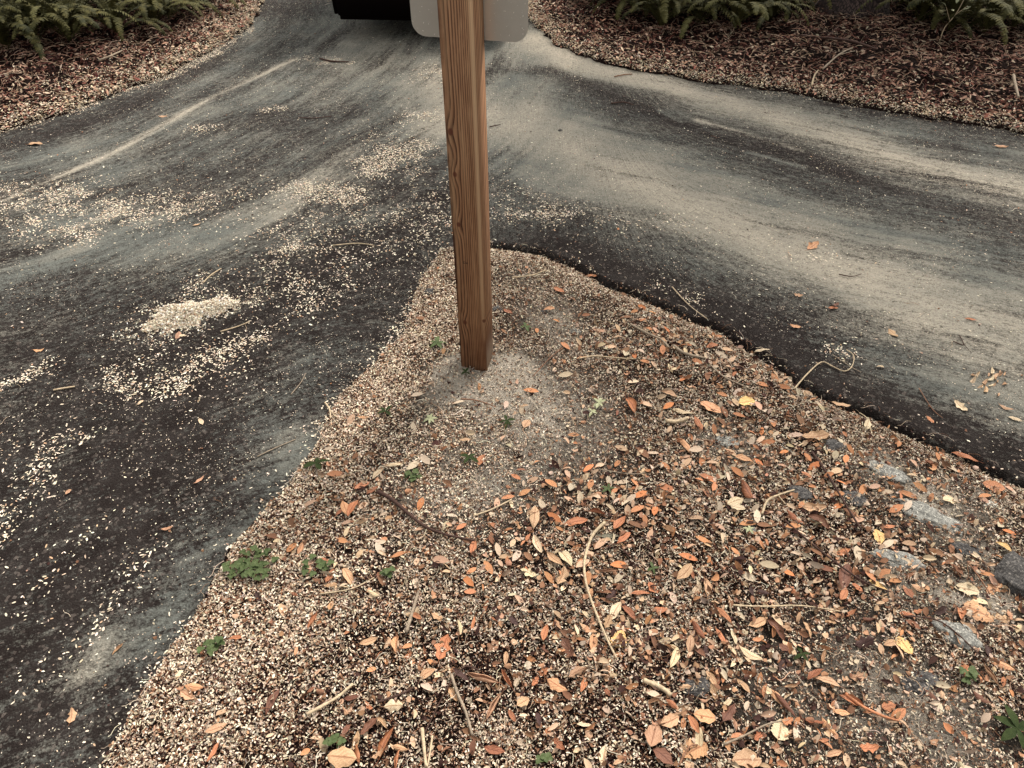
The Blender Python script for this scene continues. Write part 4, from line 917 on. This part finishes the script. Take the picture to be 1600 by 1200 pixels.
# curled pale fragments on the right asphalt
for k in range(22):
    u, v = random.gauss(1550, 19), random.gauss(598, 10)
    leaf(u, v, random.uniform(9, 18), random.uniform(20, 90), random.choice(['curled', 'slender']), random.choice(['cream', 'tan', 'tan']), tilt=.5)
# remaining countable leaves, thickest where the photo has drifts of them
cand = []
lx = rng.uniform(-1.1, 1.9, 9000); ly = rng.uniform(.62, 2.6, 9000); Fz = fields(lx, ly)
pr = np.clip(.022+field(lx, ly, LEAFD)*.8, .01, 1)*(Fz[0] > .03)
kk = rng.uniform(0, 1, 9000) < pr
def unproj(x, y, z):
    dy, dz = y, z-CH; zc = dy*math.cos(PITCH)-dz*math.sin(PITCH); yc = dy*math.sin(PITCH)+dz*math.cos(PITCH)
    return 800+x/zc*FPX, 600-yc/zc*FPX, zc
NAMED = [(l[1], l[2]) for l in LEAVES]
for x, y in zip(lx[kk], ly[kk]):
    u, v, zc = unproj(x, y, .02)
    if not (-10 < u < 1610 and v < 1210): continue
    if min((u-a)**2+(v-b_)**2 for a, b_ in NAMED) < 16**2: continue
    cand.append((u, v, zc)); NAMED.append((u, v))
random.shuffle(cand)
n_ind = 300-len(LEAVES); near = sorted(cand[:330], key=lambda c_: c_[2])
for u, v, zc in near[:n_ind]:
    L = random.choice([random.uniform(.024, .04), random.uniform(.035, .062)]); right = u > 850
    kind = random.choices(['oval', 'slender', 'broad', 'curled', 'torn', 'lobed'], [3.0, 2.2, 1.2, 3.6, 2.6, 1.5])[0]
    col = random.choices(['orange', 'rust', 'tan', 'cream', 'pinkish', 'brown', 'dark brown', 'pale orange'], [2.6, 2.0, 2.8, 1.0, 1.0, 3.2, 1.8, 1.6])[0]
    leaf(u, v, L*FPX/zc*.85, random.uniform(0, 180), kind, col, tilt=.30, lift=random.uniform(-.005, .006))
rest = near[n_ind:]
if rest:
    pts = np.array([(*P(u, v, .02), 0) for u, v, _ in rest]); zz, _f = surf(pts[:, 0], pts[:, 1]); pts[:, 2] = zz+.01
    L = rng.uniform(.03, .052, len(pts))
    o = bulk('leaf_litter', T_leaf, F_leaf, pts, frames(len(pts), .2), np.stack([L, L*.42, L*.3], 1), pal(len(pts), [RUST, PINK, TANC, BRN, (.5, .2, .09)], [.3, .25, .2, .15, .1]), m_lit)
    tag(o, 'farther brown and orange fallen leaves spread over the island', 'leaf litter', kind='stuff')
# labels for the leaves that have none: ordinal from a landmark that can be found, in a stated direction
LAND = [('the wooden post', 745, 578), ('the thick dark twig', 660, 815), ('the bow-like pale stick', 930, 920), ('the clover patch', 393, 885), ('the two cream leaves right of centre', 1150, 792),
        ('the flat lichened stone', 1490, 1008), ('the heart-shaped toothed leaf', 1216, 1143), ('the sloping grey slab', 1445, 815), ('the chunky segmented stem', 1058, 660), ('the curled fragments on asphalt', 1552, 575), ('the crinkled orange leaf', 604, 1165)]
buck = {}
for l in LEAVES:
    o, u, v = l[0], l[1], l[2]
    if 'label' in o: continue
    nm, a, b_ = min(LAND, key=lambda q_: (q_[1]-u)**2+(q_[2]-v)**2)
    dx, dy = u-a, v-b_
    dr_ = ('right of' if dx > 0 else 'left of') if abs(dx) > abs(dy) else ('in front of' if dy > 0 else 'behind')
    buck.setdefault((l[6], l[5], dr_, nm), []).append((dx*dx+dy*dy, l))
ORD = ['', 'second ', 'third ', 'fourth ', 'fifth ', 'sixth ', 'seventh ', 'eighth ', 'ninth ', 'tenth ']
for (c_, k, d_, nm), ls in buck.items():
    ls.sort(key=lambda q_: q_[0])
    for i, (_, l) in enumerate(ls): l[0]['label'] = f"{ORD[min(i, 9)]}nearest {c_} {k} leaf {d_} {nm}"

# ------------------------------------------------------------------ small weeds
def leaflet(bm, base, d, up, L, W, droop=.25, fold=.15):
    d = d.normalized(); s = d.cross(up).normalized(); nrm = s.cross(d).normalized()
    prof = [(0, .08), (.2, .65), (.45, 1), (.7, .8), (.9, .35), (1, .03)]; prev = None
    for t_, w_ in prof:
        c_ = base+d*(L*t_)-nrm*(droop*L*t_*t_)
        r = [bm.verts.new(c_-s*(W*.5*w_)+nrm*(fold*W*w_)), bm.verts.new(c_), bm.verts.new(c_+s*(W*.5*w_)+nrm*(fold*W*w_))]
        if prev:
            for k in range(2): bm.faces.new((prev[k], prev[k+1], r[k+1], r[k]))
        prev = r
def weed(u, v, size, kind, mtl, label, n=5, rz=0, cat='weed', name='weed'):
    x, y = P(u, v); z = ground_z(x, y); x, y = P(u, v, z+.01); e = empty(name, (x, y, z), rz); tag(e, label, cat, 'small weeds in the island')
    rnd = random.Random(int(u+v))
    bm = bmesh.new()
    if kind == 'rosette':
        tube(bm, [Vector((0, 0, 0)), Vector((0, 0, .012+size*.2))], .0016, .0012, 5)
        link('stem', bm_mesh('stem', bm), mtl, e)
        for k in range(n):
            a = 2*math.pi*k/n+rnd.uniform(-.25, .25); bm = bmesh.new(); L = size*rnd.uniform(.75, 1.1)
            leaflet(bm, Vector((0, 0, 0)), Vector((1, 0, rnd.uniform(-.1, .5))), Vector((0, 0, 1)), L, L*rnd.uniform(.34, .5), rnd.uniform(.1, .6))
            o = link('leaf', bm_mesh('leaf', bm, True), mtl, e); o.location = (0, 0, .012+size*.2); o.rotation_euler = (0, 0, a)
    else:
        for k in range(n):
            a = rnd.uniform(0, 6.28); rr = size*math.sqrt(rnd.random()); hx, hy = math.cos(a)*rr, math.sin(a)*rr*.8; h = rnd.uniform(.012, .028)
            bm = bmesh.new(); tube(bm, [Vector((hx*.8, hy*.8, 0)), Vector((hx*.9, hy*.9, h*.6)), Vector((hx, hy, h))], .0008, .0006, 4)
            a0 = rnd.uniform(0, 6)
            for j in range(3):
                aa = a0+j*2.094; leaflet(bm, Vector((hx, hy, h)), Vector((math.cos(aa), math.sin(aa), .15)), Vector((0, 0, 1)), .0105, .0110, .2, .2)
            link('clover_leaf', bm_mesh('clover_leaf', bm, True), mtl, e)
    return e
weed(495,727,.042,'rosette',m_weedd,'dark green five-leaf seedling on the left edge of the island',5,.4)
weed(393,885,.065,'clover',m_weed,'largest patch of green clover on the lower left edge',46)
weed(492,888,.042,'clover',m_weed,'small grey-green clover sprouts right of the largest clover patch',12)
weed(330,1015,.028,'clover',m_weed,'little green clover sprig lowest on the left edge',10)
weed(610,900,.02,'clover',m_weed,'tiny green sprout in the husks right of the clover sprouts',5)
weed(683,540,.036,'rosette',m_weed,'green broad-leaf seedling left of the post foot',5,.2)
weed(733,718,.034,'rosette',m_weedd,'dark green seedling in the husks below the post',4,1)
weed(641,745,.03,'clover',m_weed,'soft green seedling above the thick dark twig',11)
weed(673,656,.026,'rosette',m_weedp,'pale variegated seedling left of centre',6,.3)
weed(603,645,.026,'rosette',m_weedd,'dark bluish seedling with drooping leaves near the left edge',4,.8)
weed(792,660,.028,'rosette',m_weedd,'thin dark green seedling in front of the post foot',5,.6)
weed(936,632,.026,'rosette',m_weedp,'pale yellow-green seedling right of the sand',6,.1)
weed(925,645,.02,'rosette',m_weedp,'smaller yellow-green sprout touching the pale seedling',4,.9)
weed(1586,1142,.046,'rosette',m_weedd,'large dark green rosette cut by the right frame edge',6,.5)
weed(1252,1024,.024,'rosette',m_weedd,'small dark green seedling in lower right gravel',4,.2)
weed(822,512,.026,'rosette',m_weed,'green seedling behind the sand, right of the post',4,.2)
weed(950,765,.02,'rosette',m_weed,'small pale green sprout above the bow-like stick',5,.2)
weed(1170,828,.018,'rosette',m_weedp,'tiny pale sprout below the two cream leaves',5,.2)
weed(1512,1058,.02,'clover',m_weed,'tiny green sprout below the flat lichened stone',6)
weed(728,583,.02,'rosette',m_weedd,'thin dark sprout touching the front corner of the post',4,2.6)
weed(1020,890,.018,'rosette',m_weed,'small green sprout right of the bow-like stick',4,2.0)
weed(850,1186,.012,'clover',m_weed,'faint green sprout at the bottom edge',4)
weed(525,1165,.02,'clover',m_weed,'pale green sprout above the broad tan leaf at the bottom',5)

# ------------------------------------------------------------------ ferns
def frond_mesh(seed):
    rnd = random.Random(seed); bm = bmesh.new(); L = rnd.uniform(.55, .75); n_ = 34; rise = rnd.uniform(1.1, 1.42); path = []
    ang = rise; p = Vector((0, 0, 0)); st = L/n_
    for i in range(n_+1):
        path.append(p.copy()); p = p+Vector((math.cos(ang), 0, math.sin(ang)))*st; ang -= rise*1.55/n_*(.4+1.2*i/n_)
    tube(bm, path[::3]+[path[-1]], .0022, .0008, 4)
    for i in range(5, n_+1):
        t_ = i/n_; ln = .042*(math.sin(math.pi*min(1, (t_-.08)*1.0))**.6 if t_ < .98 else .3)*rnd.uniform(.85, 1.1)
        d = (path[min(i+1, n_)]-path[i-1]).normalized(); up = Vector((0, 1, 0)).cross(d).normalized()*-1
        if up.z < 0: up = -up
        for s in (-1, 1):
            dirv = (Vector((0, s, 0))*.93+d*.36+Vector((0, 0, rnd.uniform(-.3, .12)))).normalized()
            w_ = .015; sd = dirv.cross(up).normalized(); b0 = path[i]
            q_ = [b0-sd*w_*.5, b0+sd*w_*.5, b0+dirv*ln*.55+sd*w_*.45-up*.002, b0+dirv*ln*.55-sd*w_*.45-up*.002]
            vs = [bm.verts.new(k) for k in q_]; tip = [bm.verts.new(b0+dirv*ln-up*.010*t_+sd*.002), bm.verts.new(b0+dirv*ln-up*.010*t_-sd*.002)]
            bm.faces.new(vs); bm.faces.new((vs[3], vs[2], tip[0], tip[1]))
    return bm_mesh('frond', bm)
FM = [frond_mesh(i) for i in range(6)]
for m in FM: m.materials.append(m_fern)
def make_fern(k):
    r = empty('fern', (0, 0, 0)); rnd = random.Random(k*9+1)
    for j in range(24):
        o = bpy.data.objects.new('frond', FM[rnd.randrange(6)]); C.objects.link(o); o.parent = r
        o.rotation_euler = (rnd.uniform(-.2, .2), rnd.uniform(-.35, .45), 2*math.pi*j/24+rnd.uniform(-.3, .3)); s = rnd.uniform(.6, 1.05); o.scale = (s, s, s)
    return r
FERN = [make_fern(k) for k in range(3)]
spots = []
for xs_, front, dep in [('L', [(0,112),(60,100),(120,98),(180,88),(240,70),(290,52),(335,30),(365,5)], 4), ('R', [(935,22),(985,45),(1040,55),(1095,60),(1150,62),(1195,55),(1240,28)], 3), ('R2', [(1400,40),(1440,60),(1490,78),(1545,78),(1600,72),(1660,70)], 3), ('M', [(1260,-10),(1380,5)], 2)]:
    for i, (u, v) in enumerate(front):
        x, y = P(u, v)
        for d in range(dep):
            k = .34 if xs_ == 'L' else .30
            sgn_x = -1 if xs_ == 'L' else .35
            xx = x+random.uniform(-.09, .09)+sgn_x*d*.30-(.12 if xs_ == 'L' else 0); yy = y+(.22 if xs_ == 'L' else .12)+d*k+random.uniform(-.08, .08)
            spots.append((xx, yy, xs_, d, i))
tx, ty = 2.58, 6.05
first = [True]*3; byrow = {}
spots = [s for s in spots if math.hypot(s[0]-tx, s[1]-ty) > .42]
for (xx, yy, side, d, i) in spots:
    k = random.randrange(3)
    if first[k]: r = FERN[k]; first[k] = False
    else:
        r = FERN[k].copy(); C.objects.link(r)
        for ch in FERN[k].children:
            c_ = ch.copy(); C.objects.link(c_); c_.parent = r
    r.location = (xx, yy, hs1(xx, yy)); r.rotation_euler = (0, 0, random.uniform(0, 6.28)); s = random.uniform(.78, 1.15); r.scale = (s, s, s)
    row = ['front', 'second', 'third', 'fourth'][d]
    if side == 'L': lab = f"arching green fern, {row} row of the left bed, {['first','second','third','fourth','fifth','sixth','seventh','eighth'][i]} from the left"
    elif side == 'R': lab = f"bright arching fern between sign and tree, {row} row, {['first','second','third','fourth','fifth','sixth','seventh'][i]} from the sign"
    elif side == 'R2': lab = f"arching green fern right of the tree trunk, {row} row, {['first','second','third','fourth','fifth','sixth'][i]} from the trunk"
    else: lab = f"arching green fern {['just left of','behind'][i]} the tree trunk, {row} row"
    tag(r, lab, 'fern', 'ferns growing on the verges')
for k in range(3):
    if first[k]:
        for ch in list(FERN[k].children): bpy.data.objects.remove(ch)
        bpy.data.objects.remove(FERN[k])
# dry pale seedling in front of the right ferns
x, y = P(1462, 82); e = empty('sapling', (x, y, hs1(x, y))); tag(e, 'dry pale sapling with small pale leaves before the right ferns', 'sapling')
bm = bmesh.new(); tube(bm, smooth_path([(0, 0, 0), (.0, 0, .09), (.04, 0, .17), (.06, 0, .26)], 4), .004, .002, 6)
for a, b_ in (((.02, 0, .13), (-.04, 0, .22)), ((.04, 0, .17), (.11, .02, .22))): tube(bm, [Vector(a), Vector(b_)], .0025, .0012, 5)
link('stem', bm_mesh('stem', bm, True), m_twig['pale'], e)
for px_0, pz_0 in ((.06, .26), (-.04, .22), (.11, .22), (.02, .24), (.08, .20), (.12, .25), (-.01, .2)):
    bm = bmesh.new(); leaflet(bm, Vector((0, 0, 0)), Vector((random.uniform(-1, 1), random.uniform(-1, .2), .3)), Vector((0, 0, 1)), .045, .026)
    o = link('leaf', bm_mesh('leaf', bm, True), m_weedp, e); o.location = (px_0, 0, pz_0)
# ------------------------------------------------------------------ tree on the right verge
e = empty('tree', (tx, ty, hs1(tx, ty))); tag(e, 'rough barked tree standing among ferns on the right verge', 'tree')
from mathutils import noise as mn
bm = bmesh.new(); rings = []; NS = 40
for i in range(46):
    z = -.1+i*.1; f_ = max(z, 0); r0 = .175*(1-.10*f_/1.5)+.10*math.exp(-f_/.13)
    ring_ = []
    for k in range(NS):
        a = 2*math.pi*k/NS; r = r0*(1+.07*mn.noise(Vector((math.cos(a)*2, math.sin(a)*2, z*.8)))+.05*math.sin(5*a)*math.exp(-f_/.15)+.06*mn.noise(Vector((math.cos(a)*9, math.sin(a)*9, z*3))))
        ring_.append(bm.verts.new((math.cos(a)*r+.05*z, math.sin(a)*r, z)))
    if rings:
        for k in range(NS): bm.faces.new((rings[-1][k], rings[-1][(k+1) % NS], ring_[(k+1) % NS], ring_[k]))
    rings.append(ring_)
tips = []
for k in range(7):
    a = k*.9; z = 2.9+.2*k; p0 = Vector((.05*z, 0, z)); p1 = p0+Vector((math.cos(a)*.9, math.sin(a)*.9, .7)); p2 = p1+Vector((math.cos(a)*1.1, math.sin(a)*1.1, .5))
    tube(bm, smooth_path([p0, p1, p2], 5), .07, .02, 8); tips += [p1, p2, (p1+p2)/2+Vector((.3, -.3, .3))]
link('trunk', bm_mesh('trunk', bm, True), m_bark, e)
n = 9000; ctr = np.array([tuple(t_) for t_ in tips]+[(.3, 0, 5.2), (.8, .5, 5), (-.4, -.4, 4.9)])
cc = ctr[rng.integers(0, len(ctr), n)]+rng.normal(0, .36, (n, 3)); L = rng.uniform(.06, .11, n)
V = np.einsum('nij,nkj->nki', frames(n, .7), T_leaf[None]*np.stack([L, L*.45, L*.3], 1)[:, None, :])+cc[:, None, :]
Fq = (F_leaf[None]+(np.arange(n)*len(T_leaf))[:, None, None]).reshape(-1, 4)
link('crown', npmesh('crown', V.reshape(-1, 3), Fq), m_crown, e)

# ------------------------------------------------------------------ small dark cart parked on the track beyond the sign
cz = 5.5
e = empty('parked_cart', (-.62, 5.56, 0), R(-3)); tag(e, 'black low-slung cart parked on the track behind the sign, only its tail showing', 'vehicle')
def box(x0, x1, y0, y1, z0_, z1_, bev, taper=0):
    bm = bmesh.new(); bmesh.ops.create_cube(bm, size=1)
    for v in bm.verts:
        sx_ = 1-taper*(v.co.z < 0)
        v.co = Vector(((x0+x1)/2+v.co.x*(x1-x0)*sx_, y0 if v.co.y < 0 else y1, z0_ if v.co.z < 0 else z1_))
    bmesh.ops.bevel(bm, geom=list(bm.edges), offset=bev, segments=4, affect='EDGES'); return bm
link('body', bm_mesh('body', box(-.65, .65, .03, 2.3, .12, .72, .06, .05), True), m_black, e)
link('bumper', bm_mesh('bumper', box(-.64, .64, -.04, .14, .13, .42, .035, .03), True), m_black, e)
link('seat', bm_mesh('seat', box(-.52, .52, .75, 1.25, .74, .86, .04), True), m_rubber, e)
link('backrest', bm_mesh('backrest', box(-.52, .52, .62, .73, .88, 1.3, .03), True), m_rubber, e)
link('roof', bm_mesh('roof', box(-.6, .6, .4, 2.1, 1.82, 1.88, .025), True), m_black, e)
for sx_ in (-.55, .55):
    for y0 in (.5, 1.98):
        bm = bmesh.new(); tube(bm, [Vector((sx_, y0, .7)), Vector((sx_, y0, 1.83))], .018, .018, 8, 0); link('pillar', bm_mesh('pillar', bm, True), m_black, e)
    for y0 in (.80, 1.95):
        bm = bmesh.new(); bmesh.ops.create_cone(bm, cap_ends=True, segments=28, radius1=.22, radius2=.22, depth=.18, matrix=Matrix.Translation((sx_*.93, y0, .222)) @ Matrix.Rotation(R(90), 4, 'Y'))
        bmesh.ops.bevel(bm, geom=[ed for ed in bm.edges if ed.is_boundary or len(ed.link_faces) == 2 and ed.calc_face_angle(0) > .8], offset=.03, segments=3, affect='EDGES')
        link('wheel', bm_mesh('wheel', bm, True), m_rubber, e)
